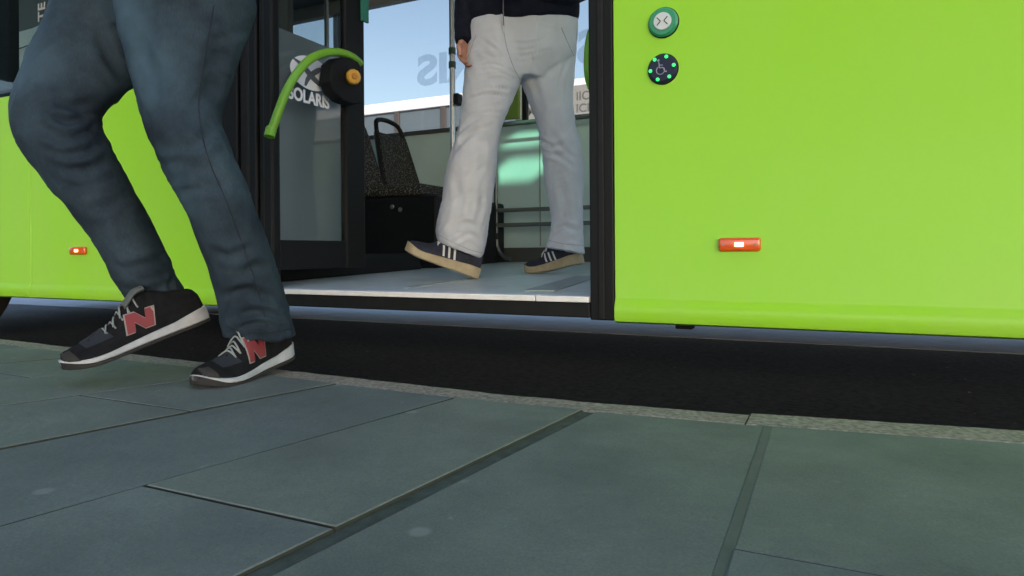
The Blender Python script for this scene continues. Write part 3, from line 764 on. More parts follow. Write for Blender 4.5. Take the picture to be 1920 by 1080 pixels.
obj('shade_slab', bm, CONC, can)
RL = glass('patch_gel_green', (.66, .93, .76), .5)  # added green panes that tint the sun patches
for h in hole:
    bm = BM(); box(bm, (h[0] + .001, h[2] + .001, CZ + .02), (h[1] - .001, h[3] - .001, CZ + .03)); obj('patch_gel', bm, RL, can)
for x in (-14, -7, 5, 12):
    bm = BM(); tube(bm, [(x, -8, -.01), (x, -8, CZ - .002)], .12, 16); obj('column', bm, STEEL, can, smooth=True)

kio = empty('added_kiosk', (-14, -8, 0)); tag(kio, 'dark grey kiosk added out of view to darken the left bus panel', 'kiosk')  # added to block low sky and darken the left panel's reflection
bm = BM(); box(bm, (-24, -9.6, -.005), (-6.2, -6.6, 3.6), .03); obj('wall', bm, mat('kiosk_wall', (.11, .12, .12), rough=.6), kio)
bm = BM(); box(bm, (-24.2, -9.8, 3.605), (-6.0, -6.4, 3.75), .02); obj('roof', bm, WALLD, kio)
for k in range(6):
    bm = BM(); x = -22.5 + 2.7 * k; box(bm, (x, -6.598, .9), (x + 1.9, -6.57, 2.7), .01); obj('window', bm, mat('kiosk_glass', (.03, .035, .04), rough=.08), kio)

# ================================================================== PEOPLE
def wrinkle(me, amp, bones, extra=()):
    """fine folds: noise run around each limb, stronger near the zones given as (point, radius, gain)"""
    no = [v.normal.copy() for v in me.vertices]
    for v, n in zip(me.vertices, no):
        p = v.co; best = None
        for (a, b, s) in bones:
            ab = b - a; t = max(0, min(1, (p - a).dot(ab) / ab.length_squared)); q = a + ab * t; d = (p - q).length
            if best is None or d < best[0]: best = (d, s + t * ab.length, p - q, ab)
        d, s, rad, ab = best
        ax = ab.normalized(); e1 = ax.cross(FW).normalized(); th = math.atan2(rad.dot(FW), rad.dot(e1))
        g = .45
        for c, r, k in extra:
            g += k * math.exp(-((p - c).length / r) ** 2)
        cx, sx = math.cos(th) * .9, math.sin(th) * .9
        w1 = noise.noise(Vector((cx, sx, s * 13 + .8 * math.sin(th * 2 + s * 5))))
        w2 = noise.noise(Vector((cx * 2.2 + 7, sx * 2.2, s * 30 + 1.2 * math.sin(th + s * 9))))
        w3 = noise.noise(Vector((cx * 1.2, sx * 1.2 + 3, s * 5)))
        rid = (1 - abs(w1) * 2.2); rid2 = (1 - abs(w2) * 2.2)
        v.co = p + n * (amp * g * (rid * .9 + rid2 * .45 - .6) + amp * .8 * w3)
    return me
def creases(me, strokes):
    """press folds into the cloth: each stroke is a line over the garment, with width, depth and a ridge beside it"""
    from mathutils.bvhtree import BVHTree
    from mathutils.kdtree import KDTree
    me.update(); bvh = BVHTree.FromPolygons([v.co for v in me.vertices], [p.vertices for p in me.polygons])
    no = [v.normal.copy() for v in me.vertices]; off = {}
    kd = KDTree(len(me.vertices))
    for i, v in enumerate(me.vertices): kd.insert(v.co, i)
    kd.balance()
    for pts, wd, dp in strokes:
        path = []
        for p in smooth_path([Vector((x, y, 0)) for x, y in pts], 8):
            h = bvh.ray_cast(CAM, ray(p.x, p.y).normalized())
            if h[0]: path.append(h[0])
        n = len(path); best = {}
        for k, p in enumerate(path):
            for co, i, d in kd.find_range(p, wd * 3):
                if i not in best or d < best[i][0]: best[i] = (d, k)
        for i, (d, k) in best.items():
            u = d / wd; f = math.sin(math.pi * (k + .7) / (n + .4)) ** .7
            off[i] = off.get(i, 0) + f * dp * (-math.exp(-u * u * 1.4) + .55 * math.exp(-(u - 1.7) ** 2 * 2.2))
    for i, q in off.items(): me.vertices[i].co += no[i] * q
    return me
def seam(name, me, pts, r, m, par):
    from mathutils.bvhtree import BVHTree
    me.update(); bvh = BVHTree.FromPolygons([v.co for v in me.vertices], [p.vertices for p in me.polygons]); path = []
    for p in smooth_path([Vector((x, y, 0)) for x, y in pts], 6):
        h = bvh.ray_cast(CAM, ray(p.x, p.y).normalized())
        if h[0]: path.append(h[0] - h[1] * r * -.2)
    bm = BM(); tube(bm, path, r, 6); return obj(name, bm, m, par, smooth=True)
def ctr(secs): return [sum(s, Vector()) / len(s) for s in secs]
def bones_of(c, s0=0, step=2):
    out = []; s = s0
    for i in range(0, len(c) - step, step):
        out.append((c[i], c[i + step], s)); s += (c[i + step] - c[i]).length
    return out
def limb(bm, pts, rad, seg=16): tube(bm, smooth_path(pts, 4), interp(rad, len(pts), 4), seg)
def interp(r, n, k):
    out = []
    for i in range(n - 1):
        for j in range(k): out.append(r[i] + (r[i + 1] - r[i]) * j / k)
    out.append(r[-1]); return out
def ball(bm, c, r, sc=(1, 1, 1), rot=None):
    t = bmesh.new(); bmesh.ops.create_icosphere(t, subdivisions=3, radius=1)
    for v in t.verts:
        q = Vector((v.co.x * r * sc[0], v.co.y * r * sc[1], v.co.z * r * sc[2]))
        if rot: q = rot @ q
        v.co = Vector(c) + q
    merge(bm, t)
def hand(bm, wrist, down, fwd, palm_n, s=1.0):
    """palm with five separate, gently bent fingers; down = along the hand, fwd = thumb side"""
    down = down.normalized(); fwd = (fwd - down * fwd.dot(down)).normalized(); pn = down.cross(fwd).normalized()
    if pn.dot(palm_n) < 0: pn = -pn
    for u in (-.030, -.010, .010, .028):
        tube(bm, [wrist + fwd * u * .6 * s, wrist + (down * .05 + fwd * u) * s, wrist + (down * .088 + fwd * u) * s], [.014 * s, .0145 * s, .0115 * s], 10)
    for u, L in ((-.034, .062), (-.0115, .076), (.0115, .080), (.0345, .072)):
        a = wrist + (down * .085 + fwd * u) * s; b = a + (down * .38 + pn * .18) * L * s; c = b + (down * .24 + pn * .27) * L * s; d = c + (down * .08 + pn * .24) * L * s
        tube(bm, smooth_path([a, b, c, d], 3), interp([.0085 * s, .0080 * s, .0073 * s, .0058 * s], 4, 3), 10)
    a = wrist + (down * .025 + fwd * .022) * s; b = a + (down * .030 + fwd * .026 + pn * .008) * s; c = b + (down * .030 + fwd * .006 + pn * .012) * s; d = c + (down * .02 + pn * .006) * s
    tube(bm, smooth_path([a, b, c, d], 3), interp([.013 * s, .0115 * s, .0095 * s, .007 * s], 4, 3), 10)
def head(bm, base, face, s=1.0):
    """neck and head with brow, nose, lips, chin and ears; returns centre"""
    face = face.normalized(); side = face.cross(UP)
    rot = Matrix((side, face, UP)).transposed()
    limb(bm, [base - UP * .04, base + UP * .05 + face * .01, base + UP * .12 + face * .015], [.062, .056, .056])
    c = base + UP * .21 + face * .03
    ball(bm, c + UP * .015 - face * .01, .1, (.76, .94, 1.12), rot); ball(bm, c - UP * .055 + face * .03, .07, (.78, .8, .95), rot)
    ball(bm, c - UP * .105 + face * .062, .022, (1.1, .9, .8), rot)
    ball(bm, c - UP * .018 + face * .103, .014, (.8, 1, 1.6), rot); ball(bm, c - UP * .034 + face * .108, .013, (1.1, .9, .8), rot)
    ball(bm, c - UP * .066 + face * .090, .014, (1.7, .7, .55), rot); ball(bm, c + UP * .030 + face * .084, .02, (2.2, .5, .4), rot)
    for sg in (-1, 1): ball(bm, c + side * sg * .077 - UP * .01 - face * .005, .03, (.28, .62, 1.05), rot)
    return c, rot, side, face
def face_bits(par, c, rot, side, face):
    for sg in (-1, 1):
        bm = BM(); ball(bm, c + side * sg * .031 + UP * .006 + face * .083, .0115, (1, 1, .8), rot); obj('eye', bm, mat('eye_white', (.6, .6, .58), rough=.2), par, smooth=True)
    bm = BM(); t = bmesh.new(); bmesh.ops.create_icosphere(t, subdivisions=4, radius=1)
    kill = []
    for v in t.verts:
        f = v.co.copy()
        if f.z < -.15 or (f.y > .45 and f.z < .55): kill.append(v)
        v.co = c + UP * .022 - face * .012 + rot @ Vector((f.x * .084, f.y * .103, f.z * .118)) * (1 + .03 * noise.noise(f * 9))
    bmesh.ops.delete(t, geom=kill, context='VERTS'); merge(bm, t); obj('hair', bm, HAIR, par, smooth=True)

# --- shoes -----------------------------------------------------------------
def lerp_table(T, t):
    for (a, va), (b, vb) in zip(T, T[1:]):
        if t <= b:
            k = (t - a) / (b - a); k = k * k * (3 - 2 * k) * .5 + k * .5; return va + (vb - va) * k
    return T[-1][1]
WID = [(0, .020), (.04, .030), (.12, .0345), (.28, .034), (.42, .035), (.58, .042), (.70, .047), (.82, .0465), (.91, .039), (.97, .026), (1, .008)]
TOP = [(0, .062), (.05, .086), (.2, .098), (.32, .116), (.42, .122), (.52, .104), (.64, .070), (.76, .054), (.88, .046), (.96, .036), (1, .020)]
TOPK = [1.0]
def top_at(t): return lerp_table(TOP, t) * TOPK[0]
class Shoe:
    def __init__(self, toe, heel, bend=0.0, bend_at=.62, L=None, roll=0.0, sole=.030):
        self.L = L or (toe - heel).length; x = (toe - heel).normalized(); y = UP.cross(x).normalized(); z = x.cross(y)
        y, z = y * math.cos(roll) + z * math.sin(roll), z * math.cos(roll) - y * math.sin(roll)
        self.o, self.x, self.y, self.z = heel, x, y, z; self.bend = bend; self.ba = bend_at; self.sole = sole; self.s = self.L / .29
    def at(self, t, y, z):          # t 0 heel .. 1 toe, y left, z up
        X = (t - self.ba) * self.L
        spring = .012 * max(0, (t - .75) / .25) ** 2
        if self.bend:
            k = 1 / (1 + math.exp((t - self.ba) * 26)); a = self.bend * k      # rear part lifts
            # integrate the curve roughly
            n = 14; px = pz = 0; dt = X / n
            for i in range(n):
                tt = self.ba + (i + .5) * dt / self.L; aa = self.bend / (1 + math.exp((tt - self.ba) * 26)); px += dt * math.cos(aa); pz += -dt * math.sin(aa)
            nx, nz = math.sin(a), math.cos(a); qx = px + nx * (z + spring); qz = pz + nz * (z + spring)
            return self.o + self.x * (qx + self.ba * self.L) + self.y * y + self.z * qz
        return self.o + self.x * (t * self.L) + self.y * y + self.z * (z + spring)
    def solez(self, t): return self.sole * (1 - .38 * max(0, min(1, (t - .15) / .6)))
    def half(self, t, z):           # half-width of the upper at height z
        s = self.s; w = lerp_table(WID, t) * s; z0 = self.solez(t); z1 = top_at(t) * s + z0 * .4; k = max(0, min(1, (z - z0) / (z1 - z0)))
        low = t < .36
        return w * (1 - (k ** (3.2 if low else 2.3)) * (.36 if low else .78)) if k < 1 else 0
    def upper(self):
        bm = BM(); rs = []
        for i in range(40):
            t = .012 + .976 * i / 39; s = self.s; w = lerp_table(WID, t) * s; z0 = self.solez(t) - .004; z1 = top_at(t) * s + self.solez(t) * .4
            r = []; n = 12
            for j in range(n + 1):
                k = j / n; z = z0 + (z1 - z0) * math.sin(k * math.pi / 2); r.append(self.at(t, self.half(t, z) * math.cos(k * math.pi / 2) ** .42 if j < n else 0, z))
            for j in range(n - 1, -1, -1):
                k = j / n; z = z0 + (z1 - z0) * math.sin(k * math.pi / 2); r.append(self.at(t, -self.half(t, z) * math.cos(k * math.pi / 2) ** .42, z))
            rs.append(r)
        rings(bm, rs); return bm
    def ysurf(self, t, z):
        s = self.s; z0 = self.solez(t) - .004; z1 = top_at(t) * s + self.solez(t) * .4
        q = max(0, min(.999, (z - z0) / (z1 - z0))); k = math.asin(q) / (math.pi / 2)
        return self.half(t, z) * math.cos(k * math.pi / 2) ** .42
    def sole_bm(self, za, zb, grow, bev=.004):
        bm = BM(); n = 40; s = self.s; ts = [i / (n - 1) for i in range(n)]
        def loop(zf, g):
            pts = []
            for t in ts: pts.append((t, lerp_table(WID, t) * s + g, zf(t)))
            return [self.at(-.004 if t == 0 else t + (.006 if t == 1 else 0), w, z) for t, w, z in pts] + [self.at(-.004 if t == 0 else t + (.006 if t == 1 else 0), -w, z) for t, w, z in reversed(pts)]
        rings(bm, [loop(za, grow - bev), loop(lambda t: za(t) + bev, grow), loop(lambda t: zb(t) - bev * .6, grow), loop(zb, grow - bev)]); return bm
    def patch(self, poly_uv, sub, off, side=1):
        """flat shape in (t,z), cut into a fine grid and laid over the side of the shoe"""
        bm = bmesh.new(); f = bm.faces.new([bm.verts.new((u, v, 0)) for u, v in poly_uv])
        bmesh.ops.triangulate(bm, faces=bm.faces)
        bmesh.ops.subdivide_edges(bm, edges=bm.edges, cuts=sub, use_grid_fill=True)
        bmesh.ops.triangulate(bm, faces=bm.faces)
        for v in bm.verts:
            t, z = v.co.x, v.co.y; v.co = self.at(t, side * (self.ysurf(t, z) + off), z)
        r = bmesh.ops.extrude_face_region(bm, geom=bm.faces[:])
        bmesh.ops.translate(bm, verts=[v for v in r['geom'] if isinstance(v, bmesh.types.BMVert)], vec=self.y * (-.002 * side))
        return bm
    def laces(self, n, t0, t1, wmax, r, sides=1):
        out = []
        for i in range(n):
            t = t0 + (t1 - t0) * i / (n - 1); tb = t + .035 * (1 if i % 2 else -.2); pts = []
            for k in range(-5, 6):
                u = k / 5; z1 = top_at(t + (tb - t) * u) * self.s + self.solez(t) * .4
                yy = u * wmax; z = z1
                for _ in range(14):
                    if self.ysurf(t, z) >= abs(yy): break
                    z -= .002
                pts.append(self.at(t + (tb - t) * u, yy, z + .0025))
            bm = BM(); tube(bm, pts, r, 6); out.append(bm)
        return out
def runner(par, toe, heel, bend, L=None, side=1, roll=0):
    s = Shoe(toe, heel, bend, L=L, roll=roll)
    sh = obj('shoe', s.upper(), SHOE_BLACK, par, smooth=True)
    obj('midsole', s.sole_bm(lambda t: .006, lambda t: s.solez(t) + .001 + .010 * max(0, 1 - t / .25), .0025), MIDSOLE, sh, smooth=True)
    obj('outsole', s.sole_bm(lambda t: 0, lambda t: .0075 + .010 * max(0, (t - .80) / .2), .0035, .002), OUTSOLE, sh, smooth=True)
    # toe bumper and blue mesh vamp
    obj('toe_bumper', s.patch([(.90, .018), (.985, .018), (.985, .034), (.93, .040)], 3, .0016, side), OUTSOLE, sh, smooth=True)
    obj('vamp_panel', s.patch([(.66, .046), (.84, .040), (.86, .052), (.70, .068)], 4, .0012, side), TOECAP, sh, smooth=True)
    z0 = .040; h = .050 * TOPK[0] ** 1.4; t0 = .37; w_ = .19; sl = .03
    def n_poly(g):
        P = [(0, 0), (.30, 0), (.30, .50), (.66, 0), (1, 0), (1, 1), (.70, 1), (.70, .50), (.34, 1), (0, 1)]
        out = []
        for u, v in P:
            uu = (u - .5) * (1 + g) + .5; vv = (v - .5) * (1 + g) + .5
            out.append((t0 + (1 - uu) * w_ + sl * (vv - .5) * -1.2, z0 + vv * h))
        return out if side > 0 else out
    if side > 0:
        poly = n_poly(.09); poly2 = n_poly(0)
    else:
        poly = n_poly(.09); poly2 = n_poly(0)
    obj('letter_edging', s.patch(poly, 3, .0016, side), SILV, sh, smooth=True); obj('letter_badge', s.patch(poly2, 3, .0028, side), REDN, sh, smooth=True)
    for bm in s.laces(9, .45, .69, .023, .0019): obj('lace', bm, LACE, sh, smooth=True)
    bm = BM(); rs = []
    for i in range(8):
        t = .36 + .16 * i / 7; z = top_at(t) * s.s + s.solez(t) * .4
        rs.append([s.at(t, math.cos(2 * math.pi * k / 12) * .022, z - .004 + math.sin(2 * math.pi * k / 12) * .007 + .012 * (1 - i / 7)) for k in range(12)])
    rings(bm, rs); obj('tongue', bm, mat('tongue_grey', (.10, .115, .12), rough=.9), sh, smooth=True)
    return s, sh
def trainer(par, toe, heel, bend, side=1, L=None, roll=0):
    s = Shoe(toe, heel, bend, L=L, roll=roll, sole=.042)
    sh = obj('shoe', s.upper(), SHOE_NAVY, par, smooth=True)
    obj('gum_sole', s.sole_bm(lambda t: 0, lambda t: s.solez(t) + .004 + .008 * max(0, (t - .85) / .15), .003), GUM, sh, smooth=True)
    for k in range(3):
        t = .36 + .075 * k; obj('side_stripe', s.patch([(t, .040), (t + .028, .040), (t + .065, .082), (t + .037, .082)], 3, .0014, side), LACEW, sh, smooth=True)
    for bm in s.laces(5, .44, .64, .024, .0028): obj('lace', bm, LACEW, sh, smooth=True)
    return s, sh

def person_body(root, base, face, shoulder_w, hands, hipz):
    """one continuous body: head, neck, trunk, arms with hands and legs inside the clothes"""
    bm = BM(); side = face.cross(UP)
    info = head(bm, base, face)
    return bm, info

# ---------------- person in jeans, stepping along the pavement
p1 = empty('person', (dep(330, 640, 1.5).x, dep(330, 640, 1.5).y, 0))
tag(p1, 'person in blue jeans and black trainers with a red letter striding left along the pavement', 'person')
ST = [(262, -80, 440, -80, 1.47, .62), (220, 0, 475, 0, 1.455, .64), (226, 50, 464, 50, 1.45, .66), (238, 100, 448, 100, 1.445, .70), (251, 150, 430, 150, 1.44, .76), (265, 200, 414, 200, 1.43, .88), (275, 235, 413, 235, 1.425, .98), (289, 270, 427, 270, 1.42, 1.0), (303, 300, 440, 300, 1.425, 1.0),
      (327, 350, 461, 350, 1.43, 1.0), (355, 400, 478, 400, 1.44, 1.05), (376, 450, 497, 450, 1.465, 1.06), (394, 500, 514, 500, 1.49, 1.02), (408, 550, 530, 550, 1.515, 1.0), (417, 598, 543, 598, 1.53, .98), (424, 622, 549, 624, 1.54, 1.0), (424, 629, 552, 634, 1.54, 1.02)]
SW = [(185, -80, 310, -70, 1.56, .8), (112, 0, 305, 25, 1.56, .8), (93, 50, 285, 85, 1.55, .82), (68, 100, 258, 142, 1.53, .84), (50, 148, 220, 178, 1.505, .88), (35, 195, 184, 208, 1.48, .95), (34, 240, 180, 236, 1.47, 1.0), (52, 285, 198, 275, 1.475, 1.0), (86, 330, 224, 325, 1.49, 1.0), (128, 380, 252, 375, 1.51, 1.0),
      (168, 430, 280, 425, 1.53, 1.0), (200, 480, 305, 474, 1.55, 1.0), (222, 528, 328, 522, 1.565, 1.0), (246, 566, 346, 560, 1.575, 1.0), (252, 586, 362, 578, 1.575, 1.04)]
sa = [section(*s) for s in ST]; sb = [section(*s) for s in SW]
bm = BM(); rings(bm, dense(sa, 4)); rings(bm, dense(sb, 4))
pv = [section(x0, y, x1, y, 1.52, k) for x0, y, x1, k in ((185, 60, 420, .5), (170, 0, 455, .52), (178, -70, 456, .62), (196, -150, 430, .80), (204, -200, 418, .84))]
rings(bm, dense(pv, 3))
me = remesh(bm, .005, 5)
ca, cb = ctr(sa), ctr(sb)
wrinkle(me, .0050, bones_of(ca) + bones_of(cb, 3.0), [(ca[7], .10, .8), (ca[-2], .09, 1.1), (ca[3], .10, .3), (cb[6], .13, 1.0), (cb[-2], .10, 1.0), (cb[3], .1, .4)])
creases(me, [([(95, 215), (130, 228), (172, 215)], .010, .007), ([(78, 240), (120, 262), (180, 240)], .012, .008), ([(90, 275), (140, 288), (195, 262)], .012, .007), ([(110, 318), (160, 318), (210, 296)], .012, .006), ([(185, 60), (205, 110), (240, 150)], .014, .007),
    ([(100, 190), (140, 200), (180, 190)], .012, .005), ([(160, 395), (205, 385), (245, 362)], .012, .004), ([(215, 505), (260, 500), (310, 480)], .012, .006), ([(235, 540), (285, 545), (330, 525)], .010, .006),
    ([(308, 312), (345, 306), (400, 318)], .012, .007), ([(318, 335), (360, 325), (420, 340)], .013, .007), ([(335, 362), (380, 350), (440, 352)], .012, .005), ([(405, 240), (380, 262), (330, 280)], .014, .005),
    ([(290, 40), (270, 110), (300, 190)], .022, .006), ([(420, 60), (400, 130), (385, 190)], .020, .006), ([(395, 470), (430, 480), (480, 460)], .012, .005), ([(420, 560), (460, 545), (515, 560)], .012, .007), ([(430, 598), (480, 585), (535, 600)], .010, .008), ([(450, 520), (480, 500), (505, 505)], .012, .005), ([(440, 615), (490, 606), (540, 618)], .008, .006)])
fa = me.attributes.new('lit_band', 'FLOAT', 'POINT')      # lit edges of thighs and shins painted in as paler denim
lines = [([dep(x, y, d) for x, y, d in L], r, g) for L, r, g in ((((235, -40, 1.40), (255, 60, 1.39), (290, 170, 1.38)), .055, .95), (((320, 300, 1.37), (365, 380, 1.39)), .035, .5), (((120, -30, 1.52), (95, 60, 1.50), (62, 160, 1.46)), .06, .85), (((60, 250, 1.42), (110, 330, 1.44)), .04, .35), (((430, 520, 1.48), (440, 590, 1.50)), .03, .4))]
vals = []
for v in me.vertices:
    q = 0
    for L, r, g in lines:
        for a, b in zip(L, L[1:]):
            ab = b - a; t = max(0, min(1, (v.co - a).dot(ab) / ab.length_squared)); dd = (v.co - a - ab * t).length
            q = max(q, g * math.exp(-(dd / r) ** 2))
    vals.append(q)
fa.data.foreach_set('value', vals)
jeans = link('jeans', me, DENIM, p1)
seam('side_seam', me, [(400, 10), (385, 100), (372, 200), (388, 290), (425, 380), (455, 460), (482, 540), (500, 612)], .0013, DSEAM := mat('denim_seam', (.010, .016, .028), rough=.9), jeans)
seam('hem_seam', me, [(427, 612), (460, 620), (510, 622), (547, 616)], .0012, DSEAM, jeans)
seam('hem_seam', me, [(254, 566), (290, 570), (330, 566), (352, 560)], .0012, DSEAM, jeans)
# stitched side seam and hem
bm = BM()
def ring_band(sec, d, h, r):
    ax = (d).normalized(); tube(bm, [p for p in sec] + [sec[0]], r, 5, cap=False)
# shoes
T = onz(367, 731); hd = dep(540, 690, 1.61); hd.z = .0
hdir = (hd - T).normalized()
s1, _ = runner(p1, T, T + hdir * .272, R(9), L=.272, side=1)
T2 = dep(122, 702, 1.40); H2 = dep(398, 596, 1.60)
TOPK[0] = .84
s2, _ = runner(p1, T2, T2 + (H2 - T2).normalized() * .30, 0, L=.30, side=1)
TOPK[0] = 1.0
# upper body, above the frame
hip = ctr(pv)[3]; walk = Vector((-.86, -.5, 0)).normalized(); lat = walk.cross(UP)
ch = hip + UP * .45 + walk * .03; nk = hip + UP * .60 + walk * .045
bm = BM(); info = head(bm, nk, walk)
limb(bm, [hip - UP * .02, hip + UP * .12, ch, nk - UP * .02], [.07, .09, .125, .06])
armL = [(-1, .22), (1, -.22)]
jk = BM()
limb(jk, [hip - UP * .11, hip + UP * .05, hip + UP * .16, ch - UP * .06, ch + UP * .05, nk - UP * .03], [.195, .185, .168, .178, .16, .075], 24)
for sg, sw in armL:
    sh_ = ch + UP * .07 + lat * sg * .19; el = sh_ - UP * .28 + walk * sw * .5 + lat * sg * .05; wr = el - UP * .20 + walk * (sw * .5 + .12)
    limb(bm, [ch + UP * .05, sh_, el, wr], [.06, .048, .038, .027]); hand(bm, wr, (wr - el), walk, -lat * sg)
    limb(jk, [ch + UP * .05, sh_, el, wr - (wr - el).normalized() * .03], [.09, .074, .058, .046])
for c_ in (ca, cb): limb(bm, [hip - UP * .05, c_[2], c_[6], c_[11], c_[-1] + UP * .02], [.055, .06, .05, .042, .034])
bd = link('body', remesh(bm, .005, 2), SKIN, p1); face_bits(p1, *info)
me = remesh(jk, .008, 4); wrinkle(me, .004, [(hip, ch, 0)]); link('jacket', me, GREYJ, p1)

# ---------------- person in pale trousers, stepping out of the bus
pf = onz(880, 520, .17)
p2 = empty('person', (dep(960, 515, 2.76).x, dep(960, 515, 2.76).y, .17))
tag(p2, 'person in pale grey trousers and a navy jacket stepping forward inside the bus doorway', 'person')
FW_ = [(878, 40, 1000, 40, 2.77, .7), (876, 75, 992, 80, 2.765, .75), (873, 110, 985, 120, 2.76, .8), (869, 150, 974, 158, 2.75, .9), (864, 200, 958, 195, 2.73, .95), (855, 255, 940, 240, 2.71, 1), (838, 314, 932, 292, 2.70, 1), (826, 384, 924, 362, 2.70, 1), (818, 425, 917, 415, 2.70, 1.02), (818, 443, 911, 462, 2.70, 1.02), (820, 452, 903, 484, 2.70, 1.0)]
BK = [(965, 40, 1084, 40, 2.85, .7), (970, 75, 1082, 75, 2.85, .75), (974, 115, 1079, 112, 2.85, .8), (978, 155, 1075, 152, 2.85, .9), (990, 188, 1073, 192, 2.855, .98), (1003, 222, 1080, 237, 2.86, 1), (1014, 270, 1089, 277, 2.865, 1), (1019, 318, 1094, 323, 2.87, 1), (1027, 376, 1093, 384, 2.885, 1), (1033, 416, 1093, 420, 2.895, 1.02), (1026, 452, 1094, 462, 2.90, 1.04), (1022, 464, 1096, 476, 2.90, 1.04)]
sa = [section(*s) for s in FW_]; sb = [section(*s) for s in BK]
bm = BM(); rings(bm, dense(sa, 4)); rings(bm, dense(sb, 4))
pv = [section(x0, y, x1, y2, 2.81, k) for x0, y, x1, y2, k in ((930, 150, 1030, 150, .8), (890, 110, 1074, 105, .6), (876, 70, 1082, 65, .55), (877, 20, 1083, 15, .55), (880, -20, 1080, -20, .55))]
rings(bm, dense(pv, 3)); me = remesh(bm, .0052, 5)
ca2, cb2 = ctr(sa), ctr(sb)
wrinkle(me, .0052, bones_of(ca2) + bones_of(cb2, 3.0), [(ca2[6], .12, .5), (ca2[-3], .10, .8), (ca2[3], .12, .5), (cb2[6], .10, 1.0), (cb2[-2], .12, .9), (cb2[2], .12, .3)])
creases(me, [([(905, 75), (930, 95), (952, 120)], .009, .004), ([(960, 78), (985, 82), (1030, 70)], .008, .0028), ([(955, 102), (985, 104), (1030, 92)], .008, .0025), ([(925, 118), (950, 128), (968, 140)], .008, .0035), ([(905, 98), (930, 112), (958, 128)], .008, .003), ([(880, 170), (915, 163), (962, 168)], .007, .0045), ([(885, 128), (925, 120), (962, 138)], .007, .004), ([(875, 186), (910, 176), (950, 180)], .007, .005), ([(880, 222), (912, 210), (940, 212)], .008, .005), ([(905, 142), (940, 138), (968, 150)], .006, .004), ([(890, 150), (930, 148), (965, 152)], .011, .004), ([(872, 195), (910, 180), (945, 182)], .012, .005), ([(866, 210), (905, 205), (945, 195)], .012, .004),
    ([(855, 255), (890, 225), (925, 215)], .014, .006), ([(850, 285), (880, 250), (920, 240)], .016, .007), ([(895, 250), (905, 300), (880, 350)], .016, .003), ([(850, 330), (862, 380), (845, 430)], .018, .005), ([(905, 330), (900, 400), (880, 440)], .014, .004), ([(840, 430), (870, 418), (905, 425)], .012, .006), ([(850, 455), (880, 440), (905, 455)], .010, .006),
    ([(1012, 262), (1035, 276), (1060, 268)], .012, .009), ([(1018, 285), (1045, 290), (1075, 312)], .013, .009), ([(1035, 250), (1060, 285), (1088, 300)], .014, .007), ([(1066, 110), (1050, 150), (1048, 195)], .010, .004), ([(1045, 330), (1060, 380), (1050, 420)], .020, .006), ([(1035, 440), (1055, 425), (1085, 432)], .012, .008), ([(1040, 460), (1065, 448), (1090, 455)], .010, .006), ([(985, 130), (1005, 165), (1015, 210)], .016, .005)])
ch_ = link('trousers', me, CHINO, p2)
seam('fly_seam', me, [(944, 58), (950, 90), (962, 125), (976, 152)], .0012, mat('chino_seam', (.22, .22, .25), rough=.9), ch_)
seam('pocket_seam', me, [(892, 66), (884, 88), (876, 110)], .0012, mat('chino_seam_left', (.26, .26, .29), rough=.9), ch_)
seam('hem_seam', me, [(821, 440), (850, 455), (880, 468), (903, 474)], .0011, mat('chino_hem', (.28, .28, .31), rough=.9), ch_)
seam('hem_seam', me, [(1026, 450), (1050, 456), (1075, 459), (1093, 460)], .0011, MATS['chino_hem'], ch_)
seam('pocket_seam', me, [(1052, 52), (1064, 80), (1076, 105)], .0012, mat('chino_seam_dark', (.22, .22, .25), rough=.9), ch_)
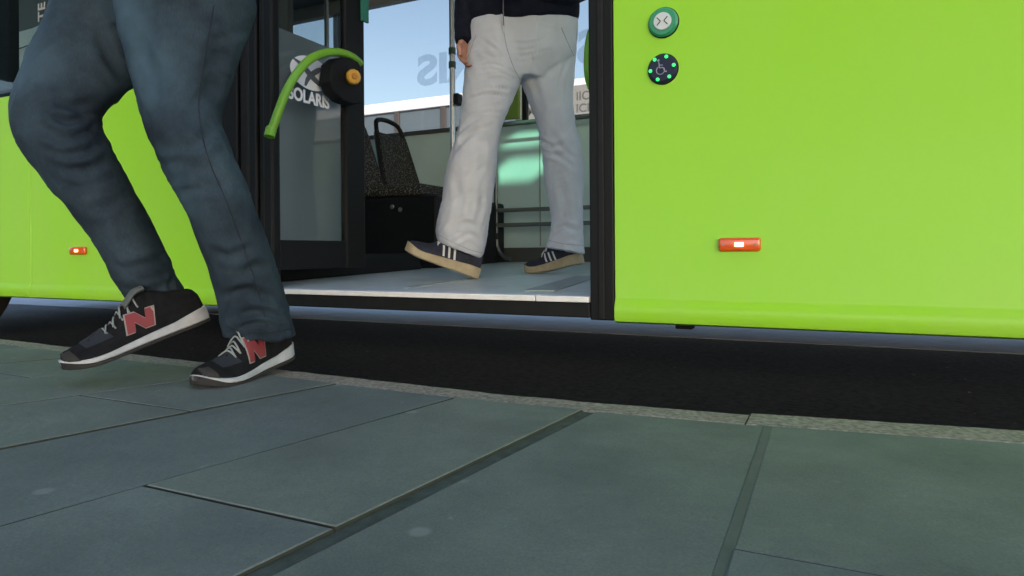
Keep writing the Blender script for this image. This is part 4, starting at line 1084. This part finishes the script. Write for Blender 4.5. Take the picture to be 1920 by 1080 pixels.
# shoes
T = dep(757, 474, 2.64); H = dep(893, 523, 2.70)
trainer(p2, T, H, 0, side=1)
T = onz(986, 514, floor_z(.87)); H = T + (dep(1100, 500, 2.94) - T).normalized() * .29
trainer(p2, T, H, R(6), side=1, L=.29)
hip = ctr(pv)[3]; face = (Vector((-.62, -.78, 0))).normalized(); lat = face.cross(UP)
ch = hip + UP * .40; nk = hip + UP * .56
bm = BM(); info = head(bm, nk, face)
limb(bm, [hip - UP * .12, hip + UP * .1, ch, nk - UP * .02], [.12, .115, .125, .06])
jk = BM()
jsec = [(868, 62, 1082, 40, 2.81, .58), (866, 40, 1086, 25, 2.81, .6), (868, 0, 1085, -10, 2.81, .6), (872, -60, 1080, -65, 2.81, .6), (868, -130, 1082, -130, 2.81, .58), (885, -185, 1068, -185, 2.81, .55), (940, -222, 1010, -222, 2.81, .8)]
rings(jk, dense([section(*s) for s in jsec], 3))
# arm hanging on the left of the picture
shp = dep(880, -165, 2.80); elb = dep(876, -30, 2.83); wri = dep(869, 78, 2.74)
limb(bm, [ch + UP * .05, shp, elb, wri], [.06, .048, .038, .025]); hand(bm, wri, dep(867, 140, 2.70) - wri, FW * -.86 - RT * .5, RT, .92)
limb(jk, [ch + UP * .05, shp, elb, dep(870, 50, 2.76), dep(871, 80, 2.735)], [.08, .068, .050, .042, .038])
# other arm bent in front of the chest
sh2 = dep(1072, -165, 2.82); el2 = dep(1088, -20, 2.74); wr2 = dep(980, -35, 2.60)
limb(bm, [ch + UP * .05, sh2, el2, wr2], [.06, .048, .038, .025]); hand(bm, wr2, dep(930, -25, 2.58) - wr2, UP, -FW, .92)
limb(jk, [ch + UP * .05, sh2, el2, wr2 + (el2 - wr2) * .1], [.08, .068, .052, .040])
for c_ in (ca2, cb2): limb(bm, [hip - UP * .05, c_[2], c_[6], c_[8], c_[-1] + UP * .02], [.085, .07, .05, .042, .034])
link('body', remesh(bm, .003, 2), SKIN, p2); face_bits(p2, *info)
me = remesh(jk, .007, 4); wrinkle(me, .005, [(hip, ch, 0), (elb, wri, 2)]); jkt = link('jacket', me, NAVY, p2)
bm = BM(); tube(bm, [dep(944, 48, 2.645), dep(943, 20, 2.64), dep(943, -20, 2.64)], .0022, 6); obj('zip', bm, ZIP, jkt)
bm = BM(); extrude_poly(bm, [dep(x, y, d) for x, y, d in ((941, 40, 2.668), (948, 40, 2.668), (948, 56, 2.672), (946, 64, 2.674), (943, 58, 2.672))], FW * .02, .002); obj('shirt_edge', bm, CHINO, p2)
